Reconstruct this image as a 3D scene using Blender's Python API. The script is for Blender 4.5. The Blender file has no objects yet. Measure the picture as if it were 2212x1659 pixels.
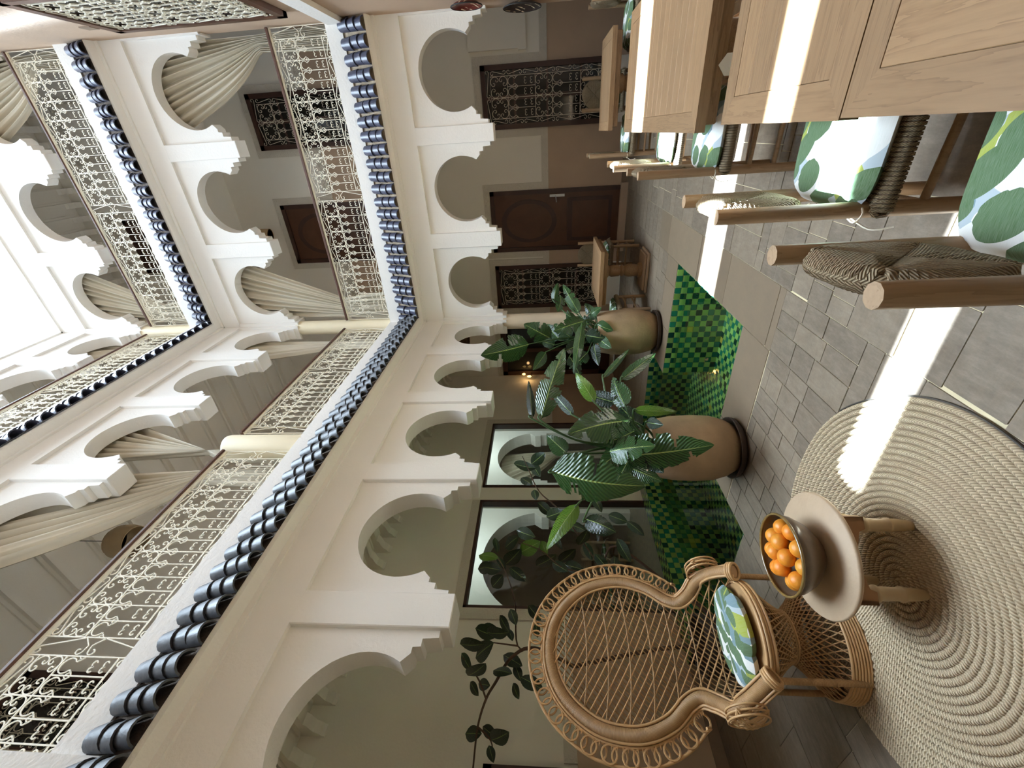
import bpy, bmesh, math, random
from mathutils import Vector, Matrix
from mathutils.geometry import tessellate_polygon
random.seed(7)
sc = bpy.context.scene
C = sc.collection
PI = math.pi
# ------------------------------------------------------------------ camera, sky, sun, skylight, exposure
YAW, PITCH, ROLL, CAM_H, FPX = -0.54105503, 0.08118434, -0.01842385, 1.40, 905.0
Fw = Vector((math.sin(YAW)*math.cos(PITCH), math.cos(YAW)*math.cos(PITCH), math.sin(PITCH)))
r0 = Vector((math.cos(YAW), -math.sin(YAW), 0)); u0 = r0.cross(Fw)
Rt = math.cos(ROLL)*r0 + math.sin(ROLL)*u0
Up = -math.sin(ROLL)*r0 + math.cos(ROLL)*u0
cam_data = bpy.data.cameras.new('camera'); cam = bpy.data.objects.new('camera', cam_data); C.objects.link(cam)
cam_data.sensor_fit = 'HORIZONTAL'; cam_data.sensor_width = 36.0
cam_data.lens = FPX/2212*36.0; cam_data.clip_start = .02
mw = Matrix.Identity(4)
for i in range(3):
    mw[i][0] = -Up[i]; mw[i][1] = Rt[i]; mw[i][2] = -Fw[i]
mw[0][3], mw[1][3], mw[2][3] = 0, 0, CAM_H
cam.matrix_world = mw
sc.camera = cam
# plan of the courtyard (metres)
XA, YB, XC, YD = -2.41, 5.92, 1.19, 0.60       # inner faces: left, far, right, front (above head)
XAB, YBB = -4.45, 7.77                          # back walls of the left and far galleries
ZR = 10.65                                      # roof
F1, F2 = 3.76, 7.06                             # gallery floor levels
SUN = Vector((.03, .0, -1.0))
w = bpy.data.worlds.new('world'); sc.world = w; w.use_nodes = True
bg = w.node_tree.nodes['Background']; bg.inputs[0].default_value = (.75, .86, 1, 1); bg.inputs[1].default_value = 1.0
sun_d = bpy.data.lights.new('sun', 'SUN'); sun_d.energy = 1000; sun_d.angle = .0093; sun_d.color = (.66, .83, 1.0)
sun_o = bpy.data.objects.new('sun', sun_d); C.objects.link(sun_o)
sun_o.rotation_euler = SUN.to_track_quat('-Z', 'Y').to_euler(); sun_o.location = (0, 3, 14)
sky_d = bpy.data.lights.new('skylight', 'AREA'); sky_d.shape = 'RECTANGLE'; sky_d.size = XC-XA-.04; sky_d.size_y = YB-YD-.04
sky_d.energy = 1750; sky_d.spread = math.radians(86); sky_d.color = (.68, .84, 1.0)
sky_o = bpy.data.objects.new('skylight', sky_d); C.objects.link(sky_o); sky_o.location = ((XA+XC)/2, (YD+YB)/2, ZR-.03)
vs = sc.view_settings
vs.view_transform = 'Standard'; vs.look = 'None'; vs.gamma = 1; vs.use_curve_mapping = False; vs.exposure = -1.85
cy = sc.cycles
cy.max_bounces = 12; cy.diffuse_bounces = 9; cy.glossy_bounces = 3; cy.transmission_bounces = 4; cy.transparent_max_bounces = 12
cy.caustics_reflective = False; cy.caustics_refractive = False; cy.sample_clamp_indirect = 60; cy.blur_glossy = 1

# ------------------------------------------------------------------ materials
MT = {}
class NT:
    def __init__(s, name):
        m = bpy.data.materials.new(name); m.use_nodes = True; s.m = m; s.t = m.node_tree; s.n = s.t.nodes; s.l = s.t.links
        s.b = s.n['Principled BSDF']; MT[name] = m
    def new(s, typ, **k):
        n = s.n.new(typ)
        for a, v in k.items(): setattr(n, a, v)
        return n
    def math(s, op, a, b=None, c=None):
        n = s.n.new('ShaderNodeMath'); n.operation = op
        for i, v in enumerate((a, b, c)):
            if v is None: continue
            if isinstance(v, (int, float)): n.inputs[i].default_value = v
            else: s.l.new(v, n.inputs[i])
        return n.outputs[0]
    def mix(s, f, a, b):
        n = s.n.new('ShaderNodeMix'); n.data_type = 'RGBA'
        for i, v in ((0, f), (6, a), (7, b)):
            if isinstance(v, (int, float)): n.inputs[i].default_value = v
            elif isinstance(v, tuple): n.inputs[i].default_value = (*v, 1) if len(v) == 3 else v
            else: s.l.new(v, n.inputs[i])
        return n.outputs[2]
    def noise(s, vec, scale, detail=3, rough=.55):
        n = s.n.new('ShaderNodeTexNoise'); n.inputs['Scale'].default_value = scale; n.inputs['Detail'].default_value = detail; n.inputs['Roughness'].default_value = rough
        if vec is not None: s.l.new(vec, n.inputs['Vector'])
        return n.outputs['Fac']
    def pos(s): return s.n.new('ShaderNodeNewGeometry').outputs['Position']
    def objc(s): return s.n.new('ShaderNodeTexCoord').outputs['Object']
    def uv(s): return s.n.new('ShaderNodeTexCoord').outputs['UV']
    def mapping(s, vec, scale=(1, 1, 1), rot=(0, 0, 0)):
        n = s.n.new('ShaderNodeMapping'); n.inputs['Scale'].default_value = scale; n.inputs['Rotation'].default_value = rot
        s.l.new(vec, n.inputs['Vector']); return n.outputs[0]
    def bump(s, h, strength, dist=.01):
        n = s.n.new('ShaderNodeBump'); n.inputs['Strength'].default_value = strength; n.inputs['Distance'].default_value = dist
        s.l.new(h, n.inputs['Height']); s.l.new(n.outputs[0], s.b.inputs['Normal'])
    def col(s, v):
        if isinstance(v, tuple): s.b.inputs['Base Color'].default_value = (*v, 1)
        else: s.l.new(v, s.b.inputs['Base Color'])
    def set(s, **k):
        for a, v in k.items(): s.b.inputs[a.replace('_', ' ')].default_value = v
def ramp(nt, f, stops):
    n = nt.n.new('ShaderNodeValToRGB'); e = n.color_ramp.elements
    while len(e) < len(stops): e.new(.5)
    for i, (p, c) in enumerate(stops): e[i].position = p; e[i].color = (*c, 1)
    nt.l.new(f, n.inputs[0]); return n.outputs[0]
def plain(name, c, rough=.6, var=.12, scale=6, bump=0, bscale=80, metal=0, coat=0, spec=.5):
    t = NT(name); p = t.pos()
    if var:
        n = t.noise(p, scale, 4); t.col(t.mix(n, tuple(x*(1-var) for x in c), tuple(min(1, x*(1+var)) for x in c)))
    else: t.col(c)
    t.set(Roughness=rough, Metallic=metal, Coat_Weight=coat, Specular_IOR_Level=spec)
    if bump: t.bump(t.noise(p, bscale, 3), bump, .012 if bump > .9 else .01)
    return t.m
plain('plaster', (.87, .85, .82), .85, .03, 2, .25, 45)
plain('gallery_plaster', (.86, .82, .75), .85, .05, 1.2, .15, 40)
plain('pink', (.52, .38, .275), .8, .16, 2.2, .1, 30)
plain('trim', (.68, .63, .55), .85, .05, 3, 1.0, 55)
plain('darkwood', (.055, .022, .014), .42, .35, 9, .1, 40)
plain('doorwood', (.095, .038, .018), .38, .45, 5, .1, 30)
plain('handrail', (.10, .045, .03), .4, .3, 12)
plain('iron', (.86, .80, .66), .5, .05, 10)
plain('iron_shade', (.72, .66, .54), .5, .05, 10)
plain('tile_grey', (.055, .057, .066), .5, .45, 9, .3, 30, coat=.08)
plain('tile_blue', (.048, .05, .082), .42, .5, 9, .3, 30, coat=.12)
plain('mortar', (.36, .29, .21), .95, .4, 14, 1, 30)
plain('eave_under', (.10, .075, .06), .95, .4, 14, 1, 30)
plain('curtain', (.64, .585, .475), .9, .05, 4, .1, 300)
plain('column', (.70, .58, .42), .6, .12, 6)
plain('stub', (.80, .70, .50), .55, .06, 6)
plain('clay', (.36, .245, .145), .75, .42, 5, .35, 40)
plain('saucer', (.055, .035, .025), .6, .2, 10)
plain('soil', (.03, .02, .012), 1, .3, 30)
plain('oldwood', (.40, .27, .17), .65, .22, 14, .15, 70)
plain('cane', (.52, .31, .14), .45, .18, 30)
plain('cane_dark', (.40, .23, .10), .5, .2, 30)
plain('base_step', (.26, .19, .13), .7, .2, 8)
plain('grout', (.62, .52, .33), .95, .25, 20)
plain('paper', (.85, .84, .8), .8, 0)
plain('steel', (.55, .55, .56), .3, 0, metal=1)
plain('roofboard', (.8, .8, .78), .8, 0)
plain('branch', (.10, .06, .04), .8, .3, 40)
plain('stem', (.05, .10, .03), .5, .3, 20)
plain('string', (.80, .72, .58), .9, 0)
plain('darkroom', (.05, .04, .032), .9, .1)
plain('bowl', (.13, .085, .05), .3, .5, 18, .1, 40, coat=.4)
plain('bowl_rim', (.20, .12, .035), .2, .6, 25, coat=.8)
plain('lowtable', (.46, .33, .215), .6, .14, 10, .1, 60)
plain('apron', (.28, .13, .05), .55, .15, 14)
plain('legwood', (.44, .31, .17), .5, .12, 16)
plain('black', (.012, .011, .01), .7, 0)
def emit(name, c, s):
    t = NT(name); t.col(c); t.b.inputs['Emission Color'].default_value = (*c, 1); t.b.inputs['Emission Strength'].default_value = s
emit('bulb', (1, .62, .2), 12)
def wood(name, base, dark, axis, rough=.45):
    t = NT(name); sc_ = [14, 14, 14]; sc_[axis] = 1.1
    p = t.objc(); q = t.mapping(p, tuple(sc_))
    oi = t.new('ShaderNodeObjectInfo')
    add = t.new('ShaderNodeVectorMath', operation='ADD'); t.l.new(q, add.inputs[0])
    cmb = t.new('ShaderNodeCombineXYZ'); k = t.math('MULTIPLY', oi.outputs['Random'], 37.0)
    for i in range(3): t.l.new(k, cmb.inputs[i])
    t.l.new(cmb.outputs[0], add.inputs[1])
    n1 = t.noise(add.outputs[0], 1.0, 5, .6)
    ring = t.math('FRACT', t.math('MULTIPLY', n1, 9.0)); ring = t.math('POWER', ring, 3)
    n2 = t.noise(add.outputs[0], 9.0, 2)
    f = t.math('MULTIPLY', t.math('ADD', t.math('MULTIPLY', ring, .6), t.math('MULTIPLY', n2, .5)), .8)
    v = t.math('ADD', t.math('MULTIPLY', oi.outputs['Random'], .3), .85)
    c = t.mix(f, base, dark)
    hs = t.new('ShaderNodeHueSaturation'); t.l.new(c, hs.inputs['Color']); t.l.new(v, hs.inputs['Value']); t.col(hs.outputs[0])
    t.set(Roughness=rough); t.bump(f, .08); return t.m
wood('tablewood_x', (.31, .185, .092), (.155, .08, .034), 0)
wood('tablewood_y', (.31, .185, .092), (.155, .08, .034), 1)
wood('pole', (.40, .265, .155), (.24, .145, .075), 2, .55)
def rope(name, c1, c2, sx):
    t = NT(name); u = t.uv(); wv = t.new('ShaderNodeTexWave'); wv.wave_type = 'BANDS'; wv.bands_direction = 'DIAGONAL'
    wv.inputs['Scale'].default_value = 1; t.l.new(t.mapping(u, (sx, 6, 1)), wv.inputs['Vector'])
    n = t.noise(t.pos(), 60, 3)
    f = t.math('MULTIPLY', wv.outputs['Fac'], n); t.col(t.mix(f, c2, c1)); t.set(Roughness=.75); t.bump(wv.outputs['Fac'], .8, .004); return t.m
rope('rush', (.62, .49, .31), (.17, .115, .06), 26)
t = NT('braid'); sp = t.new('ShaderNodeSeparateXYZ'); t.l.new(t.uv(), sp.inputs[0])
vv = t.math('ABSOLUTE', t.math('SUBTRACT', sp.outputs[1], .5)); ph = t.math('FRACT', t.math('ADD', t.math('MULTIPLY', sp.outputs[0], 88), t.math('MULTIPLY', vv, 2.2)))
tri = t.math('MULTIPLY', t.math('ABSOLUTE', t.math('SUBTRACT', ph, .5)), 2); nz = t.noise(t.pos(), 14, 4)
c = t.mix(t.math('POWER', tri, .7), (.30, .215, .13), (.86, .71, .48)); oi = t.new('ShaderNodeObjectInfo'); c = t.mix(t.math('MULTIPLY', t.math('POWER', t.math('MULTIPLY', vv, 2), 2), .75), c, (.27, .19, .115)); c = t.mix(t.math('MULTIPLY', oi.outputs['Random'], .4), c, (.45, .33, .205)); t.col(t.mix(t.math('MULTIPLY', nz, .4), c, (.50, .37, .23))); t.set(Roughness=.85); t.bump(tri, .9, .006)
t = NT('glass'); t.set(Roughness=.02)
tr = t.new('ShaderNodeBsdfTransparent'); tr.inputs[0].default_value = (.90, .95, .91, 1); gl = t.new('ShaderNodeBsdfGlossy'); gl.inputs['Roughness'].default_value = .02
fr = t.new('ShaderNodeFresnel'); gg = t.new('ShaderNodeNewGeometry'); t.l.new(t.math('ADD', t.math('MULTIPLY', gg.outputs['Backfacing'], -.8333), 1.5), fr.inputs[0]); mx = t.new('ShaderNodeMixShader'); t.l.new(t.math('MULTIPLY', fr.outputs[0], 1.2), mx.inputs[0]); t.l.new(tr.outputs[0], mx.inputs[1]); t.l.new(gl.outputs[0], mx.inputs[2])
t.l.new(mx.outputs[0], t.n['Material Output'].inputs[0])
t = NT('water')
tr = t.new('ShaderNodeBsdfTransparent'); tr.inputs[0].default_value = (.82, .92, .84, 1); gl = t.new('ShaderNodeBsdfGlossy'); gl.inputs['Roughness'].default_value = .01
fr = t.new('ShaderNodeFresnel'); fr.inputs[0].default_value = 1.33; mx = t.new('ShaderNodeMixShader'); t.l.new(fr.outputs[0], mx.inputs[0]); t.l.new(tr.outputs[0], mx.inputs[1]); t.l.new(gl.outputs[0], mx.inputs[2])
bmp = t.new('ShaderNodeBump'); bmp.inputs['Strength'].default_value = .06; bmp.inputs['Distance'].default_value = .02; t.l.new(t.noise(t.pos(), 7, 2), bmp.inputs['Height']); t.l.new(bmp.outputs[0], gl.inputs['Normal'])
t.l.new(mx.outputs[0], t.n['Material Output'].inputs[0])
def rnd(t):
    oi = t.new('ShaderNodeObjectInfo'); ge = t.new('ShaderNodeNewGeometry')
    return t.math('FRACT', t.math('ADD', t.math('MULTIPLY', oi.outputs['Random'], 7.31), t.math('MULTIPLY', ge.outputs['Random Per Island'], 5.17)))
t = NT('stone'); p = t.pos(); q = t.mapping(p, (4, 11, 4)); rv = rnd(t)
c = ramp(t, rv, [(0, (.11, .074, .045)), (.35, (.155, .108, .068)), (.7, (.195, .138, .088)), (1, (.25, .182, .118))])
n = t.noise(q, 1.6, 8, .78); c2 = t.mix(t.math('MULTIPLY', t.math('SUBTRACT', n, .25), 1.5), c, (.07, .052, .038)); n3 = t.math('POWER', t.noise(t.mapping(p, (9, 3, 9)), 3, 6, .75), 2.2)
t.col(t.mix(t.math('MULTIPLY', n3, 1.1), c2, (.36, .30, .23))); t.set(Roughness=.42); t.bump(n, .12)
t = NT('slab'); p = t.pos(); rv = rnd(t)
c = ramp(t, rv, [(0, (.185, .13, .08)), (1, (.25, .18, .115))]); n = t.noise(t.mapping(p, (5, 3, 5)), 2, 5, .65)
t.col(t.mix(t.math('MULTIPLY', n, .7), c, (.12, .09, .065))); t.set(Roughness=.4); t.bump(n, .1)
def glaze(name, c):
    t = NT(name); rv = rnd(t); t.col(t.mix(rv, tuple(x*.75 for x in c), tuple(x*1.25 for x in c))); t.set(Roughness=.15, Coat_Weight=.3)
glaze('lime', (.25, .38, .10)); glaze('teal', (.012, .13, .085)); glaze('teal_dark', (.003, .035, .028)); glaze('yellow', (.52, .40, .06))
def leafm(name, c, c2, rough=.25):
    t = NT(name); u = t.uv(); wv = t.new('ShaderNodeTexWave'); wv.wave_type = 'BANDS'; wv.bands_direction = 'X'; wv.inputs['Scale'].default_value = 7; wv.inputs['Distortion'].default_value = .4
    sp = t.new('ShaderNodeSeparateXYZ'); t.l.new(u, sp.inputs[0]); mid = t.math('ABSOLUTE', t.math('SUBTRACT', sp.outputs[1], .5))
    cmb = t.new('ShaderNodeCombineXYZ'); t.l.new(t.math('SUBTRACT', sp.outputs[0], t.math('MULTIPLY', mid, .35)), cmb.inputs[0]); t.l.new(cmb.outputs[0], wv.inputs['Vector'])
    rib = t.math('LESS_THAN', mid, .018); n = t.noise(t.pos(), 9, 3)
    cc = t.mix(t.math('MULTIPLY', t.math('MULTIPLY', wv.outputs['Fac'], n), .9), c, c2)
    t.col(t.mix(rib, cc, (.30, .42, .12))); t.set(Roughness=rough, Coat_Weight=.25); t.bump(wv.outputs['Fac'], .5, .01); return t.m
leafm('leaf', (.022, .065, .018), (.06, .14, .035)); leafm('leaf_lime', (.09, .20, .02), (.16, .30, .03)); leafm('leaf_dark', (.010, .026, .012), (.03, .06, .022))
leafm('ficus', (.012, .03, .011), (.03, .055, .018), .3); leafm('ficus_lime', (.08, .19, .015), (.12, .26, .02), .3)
# printed cushion fabric: big overlapping leaf shapes in green, blue grey, lime and white
def print_fabric(name, sx, sy):
    t = NT(name); u = t.uv(); sp = t.new('ShaderNodeSeparateXYZ'); t.l.new(u, sp.inputs[0])
    U = t.math('MULTIPLY', sp.outputs[0], sx); V = t.math('MULTIPLY', sp.outputs[1], sy)
    def cell(ou, ov, seed):
        a = t.math('ADD', U, ou); b = t.math('ADD', V, ov); fa = t.math('FLOOR', a); fb = t.math('FLOOR', b)
        x = t.math('SUBTRACT', t.math('SUBTRACT', a, fa), .5); y = t.math('SUBTRACT', t.math('SUBTRACT', b, fb), .5)
        cm = t.new('ShaderNodeCombineXYZ'); t.l.new(fa, cm.inputs[0]); t.l.new(fb, cm.inputs[1]); cm.inputs[2].default_value = seed
        wn = t.new('ShaderNodeTexWhiteNoise'); wn.noise_dimensions = '3D'; t.l.new(cm.outputs[0], wn.inputs['Vector']); return x, y, wn.outputs['Value']
    def ell(x, y, a, b, ang):
        ca, sa = math.cos(ang), math.sin(ang)
        p = t.math('ADD', t.math('MULTIPLY', x, ca), t.math('MULTIPLY', y, sa)); q = t.math('SUBTRACT', t.math('MULTIPLY', y, ca), t.math('MULTIPLY', x, sa))
        p = t.math('DIVIDE', p, a); q = t.math('DIVIDE', q, b)
        return t.math('LESS_THAN', t.math('ADD', t.math('MULTIPLY', p, p), t.math('MULTIPLY', q, q)), 1.0)
    def con(stops, f):
        n = t.n.new('ShaderNodeValToRGB'); n.color_ramp.interpolation = 'CONSTANT'; e = n.color_ramp.elements
        while len(e) < len(stops): e.new(.5)
        for i, (p, c) in enumerate(stops): e[i].position = p; e[i].color = (*c, 1)
        t.l.new(f, n.inputs[0]); return n.outputs[0]
    W, G, B, L, S = (.78, .76, .72), (.075, .14, .055), (.16, .25, .29), (.34, .38, .05), (.42, .48, .52)
    x, y, r = cell(0, 0, 1); c = con([(0, W), (.30, S), (.50, L), (.66, B), (.84, W)], r)
    x, y, r = cell(.5, .5, 2); c = t.mix(ell(x, y, .66, .30, .8), c, con([(0, B), (.4, L), (.6, W), (.75, S)], r))
    x, y, r = cell(.5, 0, 3); c = t.mix(ell(x, y, .6, .27, 2.2), c, con([(0, W), (.28, G), (.55, B), (.85, L)], r))
    x, y, r = cell(0, .5, 4); c = t.mix(ell(x, y, .30, .50, .35), c, con([(0, G), (.62, W), (.78, B), (.88, G)], r))
    st = t.noise(t.mapping(u, (5, 90, 1)), 3, 2); t.col(t.mix(t.math('MULTIPLY', t.math('SUBTRACT', st, .35), .55), c, (.5, .55, .45)))
    t.set(Roughness=.9); return t.m
print_fabric('fabric', 2.6, 2.9); print_fabric('fabric_round', 4.2, 3.4)
t = NT('orange'); o = t.new('ShaderNodeObjectInfo'); n = t.noise(t.pos(), 28, 3)
t.col(t.mix(t.math('MULTIPLY', n, t.math('ADD', o.outputs['Random'], .1)), (.80, .235, .015), (.62, .34, .04))); t.set(Roughness=.42); t.bump(t.noise(t.pos(), 320, 1), .25, .003)
for nm, seed, c1 in (('plate_red', 0, (.12, .02, .015)), ('plate_dark', 2, (.03, .02, .018))):
    t = NT(nm); wv = t.new('ShaderNodeTexWave'); wv.wave_type = 'BANDS'; wv.bands_direction = 'DIAGONAL'; wv.wave_profile = 'TRI'; wv.inputs['Scale'].default_value = 9; t.l.new(t.objc(), wv.inputs['Vector'])
    v = t.new('ShaderNodeTexVoronoi'); v.inputs['Scale'].default_value = 9+seed; t.l.new(t.objc(), v.inputs['Vector'])
    m_ = t.math('MULTIPLY', t.math('GREATER_THAN', wv.outputs['Fac'], .72), t.math('LESS_THAN', v.outputs['Distance'], .45)); t.col(t.mix(m_, c1, (.62, .52, .35))); t.set(Roughness=.35)
t = NT('woven'); wv = t.new('ShaderNodeTexWave'); wv.bands_direction = 'Z'; wv.inputs['Scale'].default_value = 22; wv.inputs['Distortion'].default_value = 5; wv.inputs['Detail Scale'].default_value = 6; t.l.new(t.objc(), wv.inputs['Vector'])
t.col(t.mix(wv.outputs['Fac'], (.045, .022, .01), (.28, .16, .07))); t.set(Roughness=.7); t.bump(wv.outputs['Fac'], .8)

# ------------------------------------------------------------------ mesh building
class MB:
    def __init__(s): s.v = []; s.f = []; s.uv = {}; s.mi = {}
    def add(s, vs, fs, uvs=None, mi=0):
        o = len(s.v); s.v += [tuple(p) for p in vs]; k = len(s.f)
        for i, f in enumerate(fs):
            s.f.append(tuple(o+j for j in f))
            if uvs: s.uv[k+i] = uvs[i]
            if mi: s.mi[k+i] = mi
        return s
    def box(s, lo, hi, mi=0):
        x0, y0, z0 = lo; x1, y1, z1 = hi
        return s.add([(x0, y0, z0), (x1, y0, z0), (x1, y1, z0), (x0, y1, z0), (x0, y0, z1), (x1, y0, z1), (x1, y1, z1), (x0, y1, z1)],
              [(0, 3, 2, 1), (4, 5, 6, 7), (0, 1, 5, 4), (1, 2, 6, 5), (2, 3, 7, 6), (3, 0, 4, 7)], mi=mi)
    def bbox(s, lo, hi, b=.004):      # chamfered box
        (x0, y0, z0), (x1, y1, z1) = lo, hi; V = []; idx = {}
        for ix, x in enumerate((x0, x1)):
            for iy, y in enumerate((y0, y1)):
                for iz, z in enumerate((z0, z1)):
                    sx, sy, sz = (1 if ix == 0 else -1), (1 if iy == 0 else -1), (1 if iz == 0 else -1)
                    idx[ix, iy, iz, 0] = len(V); V.append((x, y+sy*b, z+sz*b)); idx[ix, iy, iz, 1] = len(V); V.append((x+sx*b, y, z+sz*b)); idx[ix, iy, iz, 2] = len(V); V.append((x+sx*b, y+sy*b, z))
        Fs = []
        q = [(0, 0), (1, 0), (1, 1), (0, 1)]
        for a in (0, 1):
            Fs.append([idx[a, i, j, 0] for i, j in q]); Fs.append([idx[i, a, j, 1] for i, j in q]); Fs.append([idx[i, j, a, 2] for i, j in q])
        for i in (0, 1):
            for j in (0, 1):
                Fs.append([idx[i, j, 0, 0], idx[i, j, 1, 0], idx[i, j, 1, 1], idx[i, j, 0, 1]])
                Fs.append([idx[i, 0, j, 0], idx[i, 1, j, 0], idx[i, 1, j, 2], idx[i, 0, j, 2]])
                Fs.append([idx[0, i, j, 1], idx[1, i, j, 1], idx[1, i, j, 2], idx[0, i, j, 2]])
        for i in (0, 1):
            for j in (0, 1):
                for k in (0, 1): Fs.append([idx[i, j, k, 0], idx[i, j, k, 1], idx[i, j, k, 2]])
        return s.add(V, Fs)
    def tube(s, pts, r, n=6, closed=False, uvs=1.0, caps=True, flat=None):
        P = [Vector(p) for p in pts]; m = len(P); V = []; Fs = []; U = []
        if m < 2: return s
        T = []
        for i in range(m):
            a = P[(i-1) % m] if (closed or i > 0) else P[i]; b = P[(i+1) % m] if (closed or i < m-1) else P[i]
            d = b-a; T.append(d.normalized() if d.length > 1e-9 else Vector((0, 0, 1)))
        ref = Vector((0, 0, 1)) if abs(T[0].z) < .9 else Vector((1, 0, 0))
        nn = (ref-T[0]*ref.dot(T[0])).normalized(); L = 0
        for i in range(m):
            if i: L += (P[i]-P[i-1]).length
            nn = (nn-T[i]*nn.dot(T[i])); nn = nn.normalized() if nn.length > 1e-6 else T[i].orthogonal().normalized()
            bb = T[i].cross(nn); rr = r[i] if isinstance(r, (list, tuple)) else r
            for k in range(n):
                a = 2*PI*k/n+PI/n; V.append(P[i]+nn*(math.cos(a)*rr)+bb*(math.sin(a)*rr*(flat or 1)))
        ls = [0]
        for i in range(1, m): ls.append(ls[-1]+(P[i]-P[i-1]).length)
        for i in range(m if closed else m-1):
            j = (i+1) % m
            l0 = ls[i]*uvs; l1 = (ls[j] if j else ls[i]+(P[0]-P[i]).length)*uvs
            for k in range(n):
                k2 = (k+1) % n; Fs.append((i*n+k, i*n+k2, j*n+k2, j*n+k)); U.append([(l0, k/n), (l0, (k+1)/n), (l1, (k+1)/n), (l1, k/n)])
        if caps and not closed:
            Fs.append(tuple(range(n-1, -1, -1))); U.append([(0, 0)]*n); Fs.append(tuple((m-1)*n+k for k in range(n))); U.append([(0, 0)]*n)
        return s.add(V, Fs, U)
    def lathe(s, prof, n=24, c=(0, 0, 0), sy=1):
        V = []; Fs = []; m = len(prof)
        for r, z in prof:
            for k in range(n): a = 2*PI*k/n; V.append((c[0]+r*math.cos(a), c[1]+r*math.sin(a)*sy, c[2]+z))
        for i in range(m-1):
            for k in range(n): k2 = (k+1) % n; Fs.append((i*n+k, i*n+k2, (i+1)*n+k2, (i+1)*n+k))
        if prof[0][0] > 1e-5: Fs.append(tuple(range(n-1, -1, -1)))
        if prof[-1][0] > 1e-5: Fs.append(tuple((m-1)*n+k for k in range(n)))
        return s.add(V, Fs)
    def ext(s, poly, mp, t0, t1):     # extrude a 2D outline (list of (a,b)) through mp(a, t, b)
        m = len(poly); tri = tessellate_polygon([[Vector((a, b, 0)) for a, b in poly]])
        V = [mp(a, t0, b) for a, b in poly]+[mp(a, t1, b) for a, b in poly]
        Fs = [tuple(x) for x in tri]+[tuple(m+i for i in reversed(x)) for x in tri]+[(i, (i+1) % m, m+(i+1) % m, m+i) for i in range(m)]
        return s.add(V, Fs)
    def grid(s, fn, nu, nv):
        V = [fn(i/nu, j/nv) for i in range(nu+1) for j in range(nv+1)]; Fs = []; U = []
        for i in range(nu):
            for j in range(nv):
                a = i*(nv+1)+j; Fs.append((a, a+nv+1, a+nv+2, a+1)); U.append([(i/nu, j/nv), ((i+1)/nu, j/nv), ((i+1)/nu, (j+1)/nv), (i/nu, (j+1)/nv)])
        return s.add(V, Fs, U)
    def mesh(s, name, mats, smooth=False, fix=True):
        me = bpy.data.meshes.new(name); me.from_pydata(s.v, [], s.f)
        if s.uv:
            ul = me.uv_layers.new(name='UVMap'); li = 0
            for i, f in enumerate(s.f):
                u = s.uv.get(i)
                for k in range(len(f)):
                    if u: ul.data[li].uv = u[k]
                    li += 1
        for m in (mats if isinstance(mats, (list, tuple)) else [mats]): me.materials.append(MT[m])
        for i, k in s.mi.items(): me.polygons[i].material_index = k
        if fix:
            b = bmesh.new(); b.from_mesh(me); bmesh.ops.recalc_face_normals(b, faces=b.faces); b.to_mesh(me); b.free()
        if smooth:
            for p in me.polygons: p.use_smooth = True
            if smooth != 'all':
                b = bmesh.new(); b.from_mesh(me)
                for e in b.edges:
                    if len(e.link_faces) == 2 and e.calc_face_angle(0) > 1.1: e.smooth = False
                b.to_mesh(me); b.free()
        me.update(); return me
    def build(s, name, mats, parent=None, smooth=False, fix=True):
        return obj(name, s.mesh(name, mats, smooth, fix), parent)
def obj(name, me, parent=None, loc=None, rot=None, scale=None):
    o = bpy.data.objects.new(name, me); C.objects.link(o)
    if parent is not None: o.parent = parent
    if loc is not None: o.location = loc
    if rot is not None: o.rotation_euler = rot
    if scale is not None: o.scale = scale
    return o
def tag(o, label, cat, group=None, kind=None):
    o['label'] = label; o['category'] = cat
    if group: o['group'] = group
    if kind: o['kind'] = kind
    return o
def thing(name, label, cat, loc=(0, 0, 0), rz=0, group=None, kind=None):
    o = bpy.data.objects.new(name, None); C.objects.link(o); o.location = loc; o.rotation_euler = (0, 0, rz); o.empty_display_size = .1
    return tag(o, label, cat, group, kind)
def copy_tree(o, loc=None, rz=None, parent=None, label=None):
    c = o.copy(); C.objects.link(c); c.parent = parent
    if loc is not None: c.location = loc
    if rz is not None: c.rotation_euler = (0, 0, rz)
    if label: c['label'] = label
    for ch in o.children: copy_tree(ch, parent=c)
    return c
def spline(pts, n=6, closed=False):
    P = [Vector(p) for p in pts]; m = len(P); out = []
    rng = range(m if closed else m-1)
    for i in rng:
        g = (lambda k: P[k % m]) if closed else (lambda k: P[max(0, min(m-1, k))])
        a, b, c, d = g(i-1), g(i), g(i+1), g(i+2)
        for j in range(n):
            t_ = j/n; out.append(.5*((2*b)+(c-a)*t_+(2*a-5*b+4*c-d)*t_*t_+(3*b-a-3*c+d)*t_**3))
    if not closed: out.append(P[-1])
    return out
mB = lambda s, t, z: (s, YB+t, z)
mA = lambda s, t, z: (XA-t, s, z)

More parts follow.
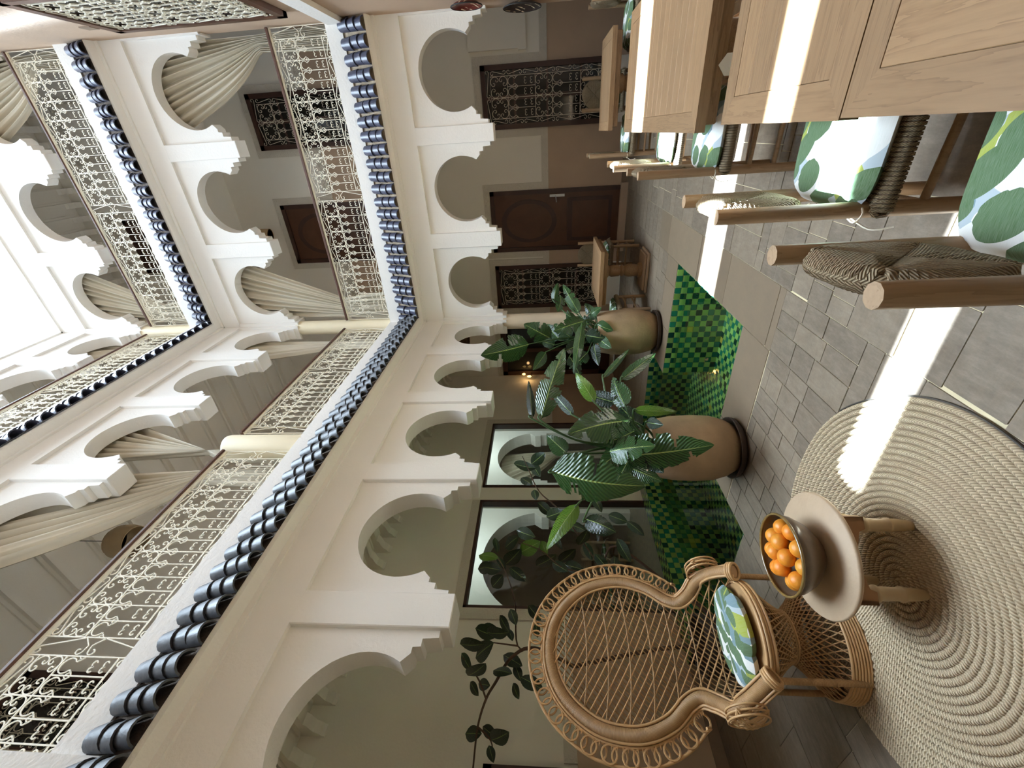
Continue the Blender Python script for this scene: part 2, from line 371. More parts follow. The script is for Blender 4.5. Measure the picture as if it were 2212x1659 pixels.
# ------------------------------------------------------------------ arcades of the two visible facades
BB = [(.12, 1.17), (-1.13, -.075), (-2.36, -1.33)]; PB = [(-.075, .12), (-1.33, -1.13)]
AA = [(5.04, 5.88), (3.88, 4.81), (2.71, 3.68), (1.52, 2.51), (.33, 1.31), (-.86, .13)]; PA = [(4.81, 5.04), (3.68, 3.88), (2.51, 2.71), (1.31, 1.52), (.13, .33)]
ZO = [0, 3.30, 5.98]
def bay(s0, s1, zo):
    W = s1-s0; k = min(1.05, W/1.05); c = (s0+s1)/2
    half = [(0, 2.036), (.042*k, 2.036), (.05*k, 2.13), (.095*k, 2.13), (.10*k, 2.177), (.135*k, 2.177), (.185*k, 2.226)]
    ht = W/2-.185*k; R = ht/.87; cz = 2.226+math.sqrt(R*R-ht*ht); a0 = math.atan2(2.226-cz, ht)
    out = [(s0, 2.96+zo), (s1, 2.96+zo)]+[(s1-e, z+zo) for e, z in half]
    n = 30
    for i in range(1, n): a = a0+(PI-2*a0)*i/n; out.append((c+R*math.cos(a), cz+R*math.sin(a)+zo))
    out += [(s0+e, z+zo) for e, z in reversed(half)]
    return out
def facade(name, mp, lo, hi, bays, piers, label, corner):
    m = MB()
    def bx(s0, s1, t0, t1, z0, z1):
        a, b = mp(s0, t0, z0), mp(s1, t1, z1); m.box(tuple(map(min, a, b)), tuple(map(max, a, b)))
    for zt, zb in ((2.945, F1-.17), (6.245, F2-.17), (8.925, ZR)): bx(lo, hi, 0, .22, zt, zb)
    for f in (F1, F2): bx(lo, hi, -.02, .22, f-.17, f+.015)                      # slab fascia
    for z0, z1 in ((3.21, 3.40), (6.51, 6.70), (9.36, ZR)): bx(lo, hi, -.022, .0, z0, z1)
    w_ = tag(m.build(name, 'plaster'), label, 'wall', kind='structure')
    for k, zo in enumerate(ZO):
        for s0, s1 in bays: MB().ext(bay(s0, s1, zo), mp, .035, .19).build('arch_panel', 'plaster', w_, True)
        for s0, s1 in piers:
            p = MB(); a, b = mp(s0, 0, 1.978+zo), mp(s1, .22, 2.95+zo); p.bbox(tuple(map(min, a, b)), tuple(map(max, a, b)), .006); p.build('pendant', 'plaster', w_)
        for s0, s1 in corner:
            p = MB(); a, b = mp(s0, 0, 1.978+zo), mp(s1, .22, 2.95+zo); p.box(tuple(map(min, a, b)), tuple(map(max, a, b))); p.build('corner_pendant', 'plaster', w_)
    return w_
facade('wall_far', mB, XA-.2, XC+.3, BB, PB, 'white plaster arcade wall facing the camera, three storeys of horseshoe arches', [(-2.41, -2.36), (1.17, 1.19)])
facade('wall_left', mA, -1.6, YB+.05, AA, PA, 'white plaster arcade wall running from the near left to the far corner', [(5.88, 5.92)])
# glazed barrel tile eaves
def half_tile():
    m = MB(); L, r, th, n = .14, .062, .011, 8; V = []
    for j, (y, rr) in enumerate(((0, r*.9), (L, r*1.06))):
        for q in (rr, rr-th):
            for k in range(n+1): a = PI*k/n; V.append((q*math.cos(a), y, q*math.sin(a)))
    n1 = n+1; Fs = []
    for k in range(n):
        Fs += [(k, k+1, 2*n1+k+1, 2*n1+k), (n1+k, 3*n1+k, 3*n1+k+1, n1+k+1), (k, n1+k, n1+k+1, k+1), (2*n1+k, 2*n1+k+1, 3*n1+k+1, 3*n1+k)]
    Fs += [(0, 2*n1, 3*n1, n1), (n, n1+n, 3*n1+n, 2*n1+n)]
    return m.add(V, Fs)
TG = {k: half_tile().mesh('roof_tile', k, True) for k in ('tile_grey', 'tile_blue')}
TH = math.radians(68)
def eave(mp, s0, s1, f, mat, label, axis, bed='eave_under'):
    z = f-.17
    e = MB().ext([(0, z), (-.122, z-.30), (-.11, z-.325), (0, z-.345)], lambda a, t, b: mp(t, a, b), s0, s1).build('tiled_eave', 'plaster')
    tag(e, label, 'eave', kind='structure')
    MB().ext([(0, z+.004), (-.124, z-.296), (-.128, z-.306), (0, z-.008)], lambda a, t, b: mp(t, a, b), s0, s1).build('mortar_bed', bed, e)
    n = round((s1-s0)/.149); sp = (s1-s0)/n
    dn = Vector((0, -math.cos(TH), -math.sin(TH))) if axis == 'B' else Vector((math.cos(TH), 0, -math.sin(TH)))
    ax = Vector((1, 0, 0)) if axis == 'B' else Vector((0, 1, 0))
    nr = Vector((0, -math.sin(TH), math.cos(TH))) if axis == 'B' else Vector((math.sin(TH), 0, math.cos(TH)))
    if ax.cross(dn).dot(nr) < 0: ax = -ax
    for i in range(n):
        for j in range(3):
            d2 = (dn+nr*(.05+random.uniform(-.03, .03))+ax*random.uniform(-.04, .04)).normalized(); n2 = ax.cross(d2).normalized(); a2 = d2.cross(n2)
            P = Vector(mp(s0+(i+.5)*sp+random.uniform(-.006, .006), 0, z))+dn*(j*.105-.005)+nr*.012
            o = obj('roof_tile', TG[mat], e); M = Matrix.Identity(4)
            for q in range(3): M[q][0] = a2[q]; M[q][1] = d2[q]; M[q][2] = n2[q]; M[q][3] = P[q]
            o.matrix_local = M
eave(mB, XA-.0, XC, F1, 'tile_blue', 'blue glazed barrel tile eave on the far wall, below the first floor railing', 'B', 'mortar')
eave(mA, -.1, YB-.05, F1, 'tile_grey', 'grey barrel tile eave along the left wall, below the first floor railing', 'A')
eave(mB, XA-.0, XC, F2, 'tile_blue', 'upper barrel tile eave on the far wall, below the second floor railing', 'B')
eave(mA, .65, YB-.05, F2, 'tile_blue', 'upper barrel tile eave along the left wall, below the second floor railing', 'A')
# corner columns and the short post in the left railing
def column(x, y, z0, z1, r, mat, label, cap=True):
    m = MB(); pr = [(r*1.02, 0), (r*1.03, (z1-z0)*.4), (r, z1-z0-.03), (r*.96, z1-z0)] if cap else [(r*1.05, 0), (r*1.05, z1-z0-.04), (r*.98, z1-z0-.012), (r*.85, z1-z0)]
    m.lathe(pr, 28, (x, y, z0)); o = m.build('column', mat, None, True); tag(o, label, 'column', kind='structure')
    if z0 == 0: MB().bbox((x-.16, y-.16, 0), (x+.16, y+.16, .18), .01).build('plinth', 'pink', o)
    return o
column(XA-.07, YB+.07, 0, 2.03, .115, 'column', 'round sand coloured column on the ground floor in the far corner')
column(XA-.07, YB+.07, F1, 5.33, .105, 'stub', 'round cream column on the first floor in the far corner')
column(XA-.07, YB+.07, F2, 8.02, .105, 'stub', 'round cream column on the second floor in the far corner')
column(XA-.10, 3.06, F1, F1+.80, .115, 'stub', 'short cream post between the two railings of the left gallery', False)
# right wall, front wall overhead, roof, outer shell
m = MB().box((XC, -1.6, 0), (XC+.25, 6.06, ZR)); wr = tag(m.build('wall_right', 'pink'), 'pinkish plaster wall on the right with a grilled window high up', 'wall', kind='structure')
m = MB().box((XC-.05, -1.6, F1-.2), (XC, YB, F1-.02)); m.build('string_course', 'plaster', wr)
m = MB().box((XA-.22, -1.6, 3.50), (XA+.045, .655, ZR)).ext([(-1.6, 3.50), (.655, 3.50), (.60, 3.30), (-1.6, 3.30)], lambda a, t_, b: (XA-.22+t_, a, b), 0, .265)
tag(m.build('wall_pier', 'plaster'), 'white plaster pier at the lower left corner of the picture, beside the near railing', 'wall', kind='structure')
m = MB().box((XA-2.1, YD-.2, 4.2), (XC, YD, ZR)).box((XA-2.1, -1.6, 4.2), (XC, YD-.2, 4.3)); tag(m.build('wall_front', 'plaster'), 'white plaster wall high above the camera', 'wall', kind='structure')
m = MB().box((XAB-.1, -1.75, 0), (4, -1.6, ZR)); tag(m.build('wall_behind', 'gallery_plaster'), 'plain plaster wall behind the camera', 'wall', kind='structure')
m = MB().box((3.2, 5.9, 0), (3.35, YBB, ZR)); tag(m.build('wall_end', 'gallery_plaster'), 'plain end wall of the far gallery', 'wall', kind='structure')
roof = MB(); z0, z1 = ZR, ZR+.06
def rp(x0, y0, x1, y1): roof.box((x0, y0, z0), (x1, y1, z1))
ZT = ZR
def up(x, y, z): k = ZT-z; return (x-SUN.x*k, y-SUN.y*k)
s2 = (1.475, 1.575); s1 = (3.49, 3.83); xl = -1.45-.03*ZR
rp(XAB-.2, -1.8, 4, s2[0]); rp(XAB-.2, s2[1], 4, s1[0])
for a_, b_ in (s1, s2): rp(XAB-.2, a_, xl, b_); rp(1.3, a_, 4, b_)
rp(XAB-.2, s1[1], .98, 8.1); rp(1.16, s1[1], 4, 8.1); rp(.98, 5.9, 1.16, 8.1)
def quad(*p): roof.add([(x, y, z0) for x, y in p]+[(x, y, z1) for x, y in p], [(0, 1, 2, 3), (7, 6, 5, 4), (0, 1, 5, 4), (1, 2, 6, 5), (2, 3, 7, 6), (3, 0, 4, 7)])
def line(Y0, z0_, Y1, z1_):      # a line on the right wall, carried up along the sun to the roof
    (xa, ya), (xb, yb) = up(XC, Y0, z0_), up(XC, Y1, z1_); k = (yb-ya)/(xb-xa); return ya+k*(.98-xa), ya+k*(1.16-xa)
la, lb = line(4.85, 6.45, 4.54, 5.37), line(5.40, 7.14, 5.02, 5.81)
quad((.98, s1[1]), (1.16, s1[1]), (1.16, la[1]), (.98, la[0])); quad((.98, lb[0]), (1.16, lb[1]), (1.16, 5.9), (.98, 5.9))
for f_, w_ in ((.45, .03), (.75, .03)):
    A, B_ = la[0]+(lb[0]-la[0])*f_, la[1]+(lb[1]-la[1])*f_; quad((.98, A), (1.16, B_), (1.16, B_+w_), (.98, A+w_))
tag(roof.build('ceiling', 'roofboard'), 'pale roof cover over the courtyard with narrow open slits', 'roof', kind='structure')
# gallery slabs, ceilings and beams
sl = MB()
for f in (F1, F2):
    sl.box((XAB, -1.6, f-.14), (XA-.22, YBB, f)); sl.box((XA-.22, YB+.22, f-.14), (3.2, YBB, f))
tag(sl.build('floor_galleries', 'gallery_plaster'), 'plaster slabs of the upper gallery walkways', 'floor', kind='structure')
def beam_mesh(L):
    m = MB(); h = .10; w_ = .045
    m.ext([(0, 0), (L, 0), (L, -h), (.24, -h), (.20, -.125), (.15, -.135), (.10, -.15), (.06, -.19), (.03, -.20), (.02, -.225), (0, -.225)], lambda a, t, b: (a, t, b), -w_, w_)
    m.box((.08, -w_-.035, -.035), (L, -w_-.0, 0)); m.box((.08, w_, -.035), (L, w_+.035, 0)); return m.mesh('ceiling_beam', 'gallery_plaster')
bmA = beam_mesh(XA-.2-XAB)
for f, zc, lab in ((1, F1-.14, 'ground floor'), (2, F2-.14, 'first floor'), (3, 9.98, 'second floor')):
    c_ = MB().box((XAB, -1.6, zc-.004), (XA-.19, YBB, zc+.02)).build('ceiling_beamed', 'gallery_plaster'); tag(c_, 'beamed plaster ceiling of the left gallery on the '+lab, 'ceiling', kind='structure')
    y = .55
    while y < YB+1.7: obj('ceiling_beam', bmA, c_, (XAB, y, zc)); y += .2345 if f == 1 else .42
c_ = MB().box((XA-.19, YB+.19, 9.976), (3.2, YBB, 10.0)).build('ceiling_beamed', 'gallery_plaster'); tag(c_, 'plaster ceiling of the far gallery on the second floor', 'ceiling', kind='structure')
bmB = beam_mesh(YBB-YB-.2)
for i in range(14): obj('ceiling_beam', bmB, c_, (XA+.1+i*.2345, YBB, 9.98), (0, 0, -PI/2))

# ------------------------------------------------------------------ wrought iron patterns (2D polylines)
def arc(cx, cy, r, a0, a1, n=10): return [(cx+r*math.cos(a0+(a1-a0)*i/n), cy+r*math.sin(a0+(a1-a0)*i/n)) for i in range(n+1)]
def spiral(cx, cy, r, a0, turn, k=.25, n=12): return [(cx+r*(1-(1-k)*i/n)*math.cos(a0+turn*i/n), cy+r*(1-(1-k)*i/n)*math.sin(a0+turn*i/n)) for i in range(n+1)]
def cscroll(cx, cy, r, th, span=1.75):
    r2 = .46*r; out = []
    a = th+span; e = spiral(cx+(r-r2)*math.cos(a), cy+(r-r2)*math.sin(a), r2, a, 4.6, .3, 9)
    b = th-span; s = spiral(cx+(r-r2)*math.cos(b), cy+(r-r2)*math.sin(b), r2, b, -4.6, .3, 9)
    return list(reversed(s))+arc(cx, cy, r, b, a, 10)[1:-1]+e
def rosette(x, y, w_, h):
    r = min(w_, h)*.245; o = []
    for sx in (-1, 1):
        for sy in (-1, 1): o.append(cscroll(x+w_/2+sx*(w_/2-r-.004), y+h/2+sy*(h/2-r-.003), r, math.atan2(sy, sx)))
    return o
def keyhole(x, y, w_, h):     # one baluster cell: horseshoe under the top, reversed threes below
    o = []; cx = x+w_/2; r = w_*.40; cyy = y+h-r-.01
    o.append([(x+.012, cyy-r*1.35), (cx-r*.55, cyy-r*1.0)]+arc(cx, cyy, r, math.radians(235), math.radians(-55), 14)+[(cx+r*.55, cyy-r*1.0), (x+w_-.012, cyy-r*1.35)])
    for s in (-1, 1):
        bx = cx+s*(w_/2-.004)
        o.append([(bx, cyy-r*.9), (bx-s*.016, cyy-r*1.3), (bx, cyy-r*1.7)])
    for yy in (y+h*.30, y+h*.08):
        for s in (-1, 1): o.append(spiral(cx+s*w_*.19, yy+.018, w_*.2, PI/2+s*PI/2, -s*4.4, .35, 8))
    return o
def sband(x0, x1, y, h, n):
    o = []; L = (x1-x0)/n; r = h*.36
    for i in range(n):
        a = x0+i*L; f = 1 if i % 2 == 0 else -1
        yl, yr = (y+h/2+f*(h/2-r-.003), y+h/2-f*(h/2-r-.003))
        s1 = spiral(a+r+.004, yl, r, -f*PI/2, -f*4.9, .3, 9); s2 = spiral(a+L-r-.004, yr, r, f*PI/2, -f*4.9, .3, 9)
        o.append(list(reversed(s1))+s2)
    return o
def iron_mesh(name, lines, r=.0042, mat='iron', n=4):
    m = MB()
    for p in lines:
        rr = r
        if isinstance(p, tuple): p, rr = p
        m.tube([(a, 0, b) for a, b in p], rr, n)
    return m.mesh(name, mat, False, False)
MW, EW = .20, .105
VB, VM, VU, VT = .095, .42, .595, .675
pl = rosette(0, VM, MW, VU-VM)
for i in range(2): pl += keyhole(i*MW/2, VB, MW/2, VM-VB)
for x in (0, MW/2): pl.append(([(x, .0 if x == 0 else VB), (x, VU if x == 0 else VM)], .0048))
for y in (.008, VB, VM, VU): pl.append(([(0, y), (MW, y)], .0048))
pl += [[(a+MW, b) for a, b in (q[0] if isinstance(q, tuple) else q)] if not isinstance(q, tuple) else ([(a+MW, b) for a, b in q[0]], q[1]) for q in pl]
pl += sband(0, 2*MW, VU, VT-VU, 2)+sband(0, 2*MW, .01, VB-.012, 2)
PANEL = iron_mesh('iron_panel', pl)
ep = [([(0, 0), (0, VT)], .0048), ([(EW, 0), (EW, VT)], .0048)]+[([(0, y), (EW, y)], .0048) for y in (.008, VT)]
for s_ in (1, -1):
    yy = lambda v: VT/2+s_*(v-VT/2)
    ep.append([(a, yy(b)) for a, b in list(reversed(spiral(.028, VT-.032, .022, PI/2, 4.9, .3, 9)))+[(.05, VT-.03), (EW-.004, VT*.60)]])
    ep.append([(a, yy(b)) for a, b in list(reversed(spiral(.030, VT/2+.042, .026, -PI/2, -4.9, .3, 9)))+[(.06, VT/2+.012), (EW-.004, VT/2+.06)]])
ENDP = iron_mesh('end_panel', ep)
def railing(label, mp, s0, s1, f, groups, rz, t=.04):
    L = s1-s0; tot = (len(groups)+1)*EW+sum(groups)*MW; k = L/tot
    root = thing('railing', label, 'railing', mp(s0, t, f), rz, 'cream iron railings of the galleries')
    x = 0
    def put(me, w_):
        nonlocal x
        obj('iron_panel' if me is PANEL else 'end_panel', me, root, (x, 0, .012), None, (k, 1, 1)); x += w_*k
    for g in groups:
        put(ENDP, EW)
        for i in range(g//2): put(PANEL, 2*MW)
    put(ENDP, EW)
    MB().bbox((-.01, -.028, .70), (L+.01, .028, .735), .008).build('handrail', 'handrail', root)
    MB().box((-.0, -.012, .685), (L, .012, .70)).build('rail_bar', 'iron', root)
    return root
railing('cream scrollwork iron railing on the first floor of the far wall', mB, XA+.06, XC-.02, F1, [8, 8], 0)
railing('cream scrollwork iron railing on the second floor of the far wall', mB, XA+.06, XC-.02, F2, [8, 8], 0)
railing('cream iron railing on the left wall between the corner column and the short post', mA, 3.20, 5.80, F1, [6, 6], PI/2)
railing('cream iron railing on the left wall at the near side of the short post', mA, -.2, 2.92, F1, [6, 8], PI/2)
railing('cream iron railing along the second floor of the left wall', mA, .7, 5.80, F2, [8, 8, 8], PI/2)

# ------------------------------------------------------------------ doors, windows and trims on the back walls
def grille_lines(w_, h):
    b = .085; o = [([(0, 0), (w_, 0), (w_, h), (0, h), (0, 0)], .005), ([(b, b), (w_-b, b), (w_-b, h-b), (b, h-b), (b, b)], .005)]
    n = max(2, round((w_)/.30)); o += sband(0, w_, 0, b, n)+sband(0, w_, h-b, b, n)
    nv = max(4, round(h/.28)); o += [[(q, p) for p, q in l] for l in sband(b, h-b, 0, b, nv)]+[[(q, p) for p, q in l] for l in sband(b, h-b, w_-b, b, nv)]
    cols = max(1, round((w_-2*b)/.24)); cw = (w_-2*b)/cols; y = h-b; i = 0
    while y > b+.05:
        hh = min(cw*.95 if i % 2 == 0 else cw*1.55, y-b)
        for c_ in range(cols):
            x = b+c_*cw
            if i % 2 == 0: o += rosette(x, y-hh, cw, hh)
            else:
                for q in range(2): o += keyhole(x+q*cw/2, y-hh, cw/2, hh)
                o.append([(x+cw/2, y-hh), (x+cw/2, y)])
        o.append([(b, y-hh), (w_-b, y-hh)]); y -= hh; i += 1
    for c_ in range(1, cols): o.append(([(b+c_*cw, b), (b+c_*cw, h-b)], .005))
    return o
def place(o, mp, s, t, z, ax):
    o.location = mp(s, t, z); o.rotation_euler = (0, 0, 0 if ax == 'B' else PI/2)
WN = [0]
mBB = lambda s, t, z: (s, YBB-t, z)
mAB = lambda s, t, z: (XAB+t, s, z)
mCC = lambda s, t, z: (XC-t, s, z)
def bxm(m, mp, s0, s1, t0, t1, z0, z1):
    a, b = mp(s0, t0, z0), mp(s1, t1, z1); m.box(tuple(map(min, a, b)), tuple(map(max, a, b))); return m
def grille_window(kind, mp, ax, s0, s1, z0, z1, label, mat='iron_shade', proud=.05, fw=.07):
    WN[0] += 1
    f = MB()
    for a in ((s0, s0+fw, z0, z1), (s1-fw, s1, z0, z1), (s0, s1, z1-fw, z1), (s0, s1, z0, z0+fw)): bxm(f, mp, a[0], a[1], -.02, proud, a[2], a[3])
    bxm(f, mp, (s0+s1)/2-.03, (s0+s1)/2+.03, -.0, .02, z0, z1)
    for k in (1, 2, 3): bxm(f, mp, s0, s1, 0, .018, z0+(z1-z0)*k/4-.015, z0+(z1-z0)*k/4+.015)
    root = tag(f.build('%s_%d' % (kind, WN[0]), 'darkwood'), label, kind, kind='structure')
    bxm(MB(), mp, s0+.02, s1-.02, -.015, .004, z0+.02, z1-.02).build('dark_pane', 'darkpane', root)
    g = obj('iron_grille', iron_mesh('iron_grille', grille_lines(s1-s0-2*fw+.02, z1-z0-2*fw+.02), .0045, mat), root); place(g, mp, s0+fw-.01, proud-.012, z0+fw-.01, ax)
    return root
t = NT('darkpane'); t.col((.02, .018, .015)); t.set(Roughness=.08)
def wood_door(mp, s0, s1, z0, z1, label, handle=None):
    WN[0] += 1; f = MB(); fw = .07
    for a in ((s0, s0+fw, z0, z1), (s1-fw, s1, z0, z1), (s0, s1, z1-fw, z1)): bxm(f, mp, a[0], a[1], -.02, .045, a[2], a[3])
    root = tag(f.build('door_%d' % WN[0], 'darkwood'), label, 'door', kind='structure')
    lf = bxm(MB(), mp, s0+fw, s1-fw, -.02, .015, z0, z1-fw).build('door_leaf', 'doorwood', root)
    c = (s0+s1)/2; hw = (s1-s0)/2-fw-.08
    def oval(cz, hh, t0, t1, k=1.0):
        return MB().ext([(c+hw*k*math.cos(2*PI*i/28), cz+hh*k*math.sin(2*PI*i/28)) for i in range(28)], lambda a, t_, b: mp(a, t_, b), t0, t1)
    hz = (z1-z0)
    oval(z0+hz*.70, hz*.22, .01, .032).build('carved_panel', 'darkwood', root, True); oval(z0+hz*.70, hz*.22, .02, .036, .82).build('panel_field', 'doorwood', root, True)
    bxm(MB(), mp, c-hw, c+hw, .01, .03, z0+.12, z0+hz*.40).build('carved_panel', 'darkwood', root); bxm(MB(), mp, c-hw+.06, c+hw-.06, .02, .034, z0+.18, z0+hz*.36).build('panel_field', 'doorwood', root)
    if handle is not None:
        h = bxm(MB(), mp, handle-.02, handle+.02, .014, .03, z0+.92, z0+1.17).build('lock_plate', 'steel', root)
        MB().tube([mp(handle, .03, z0+1.07), mp(handle, .07, z0+1.07), mp(handle+.1*(1 if c > handle else -1), .075, z0+1.06)], .009, 6).build('door_handle', 'steel', h)
    return root
# back wall of the far gallery
bw = MB(); bxm(bw, mBB, XAB-.1, 3.3, -.15, 0, 0, ZR)
tag(bw.build('wall_far_gallery', 'gallery_plaster'), 'back wall of the far gallery with doors and carved bands', 'wall', kind='structure')
TN = [0]
def trims(mp, z, openings, s_lo, s_hi, zt, label, top=1.3):
    TN[0] += 1; m = MB(); d = MB(); b = MB(); s = s_lo; tw = .11
    for a, c in openings+[(s_hi, None)]:
        if a-s > .02:
            bxm(d, mp, s, a, 0, .012, z, z+top); bxm(b, mp, s, a, 0, .026, z, z+.10)
            h0, h1 = s+(tw if s > s_lo else 0), a-(tw if c is not None else 0)
            if h1-h0 > .01: bxm(m, mp, h0, h1, 0, .024, z+top, z+top+tw)
        if c is not None:
            for q in ((a-tw, a), (c, c+tw)): bxm(m, mp, q[0], q[1], 0, .024, z+top, z+zt+tw)
            bxm(m, mp, a, c, 0, .024, z+zt, z+zt+tw); s = c
    o = tag(m.build('trim_%d' % TN[0], 'trim'), 'carved stucco band '+label, 'trim', kind='structure')
    d.build('dado', 'pink', o)
    b.build('baseboard', 'base_step', o)
opB = [(-4.42, -3.25), (-2.92, -2.1), (-1.85, -.84), (.05, .88)]
trims(mBB, 0, opB, XAB, 3.2, 2.30, 'around the doors of the far ground floor gallery')
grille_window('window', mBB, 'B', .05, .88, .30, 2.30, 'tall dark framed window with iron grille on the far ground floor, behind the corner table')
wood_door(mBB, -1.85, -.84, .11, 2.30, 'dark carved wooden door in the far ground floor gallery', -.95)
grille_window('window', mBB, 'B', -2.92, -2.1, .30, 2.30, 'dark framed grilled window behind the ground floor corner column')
m = bxm(MB(), mBB, -1.9, -.8, 0, .12, 0, .11); tag(m.build('door_step', 'pink'), 'low pinkish step under the carved wooden door', 'step', kind='structure')
WN[0] += 1
f = MB()
for a in ((-4.42, -4.33, .1, 2.3), (-3.34, -3.25, .1, 2.3), (-4.42, -3.25, 2.2, 2.3), (-3.88, -3.80, .1, 2.3), (-4.42, -3.25, .1, .3)): bxm(f, mBB, a[0], a[1], -.02, .05, a[2], a[3])
dd = tag(f.build('door_%d' % WN[0], 'darkwood'), 'dark glazed double door at the far end of the left gallery', 'door', kind='structure')
bxm(MB(), mBB, -4.4, -3.27, -.01, .006, .2, 2.25).build('dark_pane', 'darkpane', dd)
trims(mBB, F1, [(-1.89, -.87), (-.02, .76)], -2.6, 3.2, 2.29, 'around the doors of the far first floor gallery')
wood_door(mBB, -1.89, -.87, F1+.08, F1+2.29, 'dark carved wooden door behind the first floor railing of the far wall')
grille_window('window', mBB, 'B', -.02, .76, F1+.35, F1+2.29, 'dark framed grilled window behind the first floor railing of the far wall', proud=.06)
trims(mBB, F2, [(-1.95, -.98), (.05, .82)], -2.6, 3.2, 2.29, 'around the openings of the far second floor gallery', 1.1)
wood_door(mBB, -1.95, -.98, F2+.08, F2+2.1, 'dark wooden door behind the second floor railing of the far wall')
grille_window('window', mBB, 'B', .05, .82, F2+.25, F2+1.35, 'dark grilled window behind the second floor railing of the far wall')
# niche beside the right end of the far gallery
m = MB(); pts = [(1.15, 1.72), (1.75, 1.72), (1.75, 2.05)]+[(1.45+.30*math.cos(a), 2.05+.26*math.sin(a)) for a in [PI*i/16 for i in range(1, 16)]]+[(1.15, 2.05)]
outer = [(1.05, 1.62), (1.85, 1.62), (1.85, 2.42), (1.05, 2.42)]
m.ext([(1.15, 1.72), (1.15, 2.05)]+[(1.45-.30*math.cos(a), 2.05+.26*math.sin(a)) for a in [PI*i/16 for i in range(1, 16)]]+[(1.75, 2.05), (1.75, 1.72), (1.85, 1.72), (1.85, 2.45), (1.05, 2.45), (1.05, 1.72)], mBB, 0, .06)
bxm(m, mBB, 1.03, 1.87, 0, .075, 1.60, 1.72)
tag(m.build('wall_niche', 'gallery_plaster'), 'arched plaster wall niche with a shelf, right end of the far gallery', 'niche', kind='structure')
# back wall of the left gallery, with two large glazed openings
bw = MB(); W1, W2 = (4.46, 6.01), (2.63, 4.20)
bxm(bw, mAB, -1.6, W2[0], -.15, 0, 0, ZR); bxm(bw, mAB, W2[1], W1[0], -.15, 0, 0, ZR); bxm(bw, mAB, W1[1], YBB, -.15, 0, 0, ZR)
bxm(bw, mAB, W2[0], W2[1], -.15, 0, 2.36, ZR); bxm(bw, mAB, W1[0], W1[1], -.15, 0, 2.36, ZR)
tag(bw.build('wall_left_gallery', 'gallery_plaster'), 'back wall of the left gallery with two large glass panes', 'wall', kind='structure')
m = MB(); bxm(m, mAB, W2[0]-.12, W2[0], 0, .024, 1.3, 2.47)
for a, c in (W1, W2): bxm(m, mAB, a, c, 0, .024, 2.36, 2.47)
bxm(m, mAB, W1[1], W1[1]+.12, 0, .024, 1.3, 2.47); bxm(m, mAB, 1.35, W2[0]-.12, 0, .024, 1.2, 1.31); bxm(m, mAB, W1[1]+.12, YBB, 0, .024, 1.3, 1.41)
TN[0] += 1; o = tag(m.build('trim_%d' % TN[0], 'trim'), 'carved stucco band around the glass panes of the left gallery', 'trim', kind='structure')
d = MB(); bxm(d, mAB, -1.6, W2[0]-.0, 0, .012, 0, 1.2); bxm(d, mAB, W1[1], YBB, 0, .012, 0, 1.3); d.build('dado', 'pink', o)
d = MB(); bxm(d, mAB, -1.6, W2[0], 0, .026, 0, .1); d.build('baseboard', 'base_step', o)
for (a, c), lab in ((W1, 'far large glass pane in a dark frame in the left gallery'), (W2, 'near large glass pane in a dark frame in the left gallery, above the pool')):
    WN[0] += 1; f = MB()
    for q in ((a, a+.035, 0, 2.36), (c-.035, c, 0, 2.36), (a, c, 2.325, 2.36), (a, c, 0, .05)): bxm(f, mAB, q[0], q[1], -.08, .02, q[2], q[3])
    o = tag(f.build('window_%d' % WN[0], 'darkwood'), lab, 'window', kind='structure')
    bxm(MB(), mAB, a+.03, c-.03, -.045, -.035, .05, 2.33).build('pane', 'glass', o)
grille_window('window', mAB, 'A', .45, 1.31, .2, 1.97, 'dark carved window frame at the lower left edge of the left gallery')
grille_window('window', mAB, 'A', .6, 1.85, F1+.35, F1+2.95, 'dark grilled window behind the near first floor railing of the left gallery')
# window on the right wall
cwin = MB()
for a in ((4.25, 4.33, 3.97, 5.83), (5.39, 5.47, 3.97, 5.83), (4.25, 5.47, 5.75, 5.83), (4.25, 5.47, 3.97, 4.05)): bxm(cwin, mCC, a[0], a[1], 0, .05, a[2], a[3])
WN[0] += 1; o = tag(cwin.build('window_%d' % WN[0], 'doorwood'), 'dark framed window with iron grille high on the pink right wall', 'window', kind='structure')
bxm(MB(), mCC, 4.31, 5.41, 0, .01, 4.03, 5.77).build('dark_pane', 'darkpane', o)
g = obj('iron_grille', iron_mesh('iron_grille', grille_lines(1.08, 1.74), .0055, 'iron'), o); place(g, mCC, 4.32, .035, 4.03, 'A')
m = MB().box((XC-.012, 5.30, 6.0), (XC, 5.42, 6.12)); tag(m.build('vent_plate', 'base_step'), 'small grey plate on the pink right wall above the window', 'vent')
# room behind the glass
rm = MB()
def arch_cut(c, r, zs, y0, y1): return [(y0, 0), (y0, 2.9), (y1, 2.9), (y1, 0), (c+r, 0), (c+r, zs-.25), (c+r-.06, zs-.25), (c+r-.06, zs-.12), (c+r-.1, zs-.12), (c+r-.1, zs)]+[(c+(r)*math.cos(a), zs+r*math.sin(a)) for a in [PI*i/24 for i in range(1, 24)]]+[(c-r+.1, zs), (c-r+.1, zs-.12), (c-r+.06, zs-.12), (c-r+.06, zs-.25), (c-r, zs-.25), (c-r, 0)]
mR = lambda s, t_, z: (-5.7-t_, s, z)
rm.ext(arch_cut(6.60, .76, 1.66, 5.55, 8.6), mR, 0, .3); rm.ext(arch_cut(4.18, .93, 1.52, 2.2, 5.55), mR, 0, .3)
o = tag(rm.build('wall_dining_room', 'plaster'), 'pale partition wall with two arches inside the room behind the glass', 'wall', kind='structure')
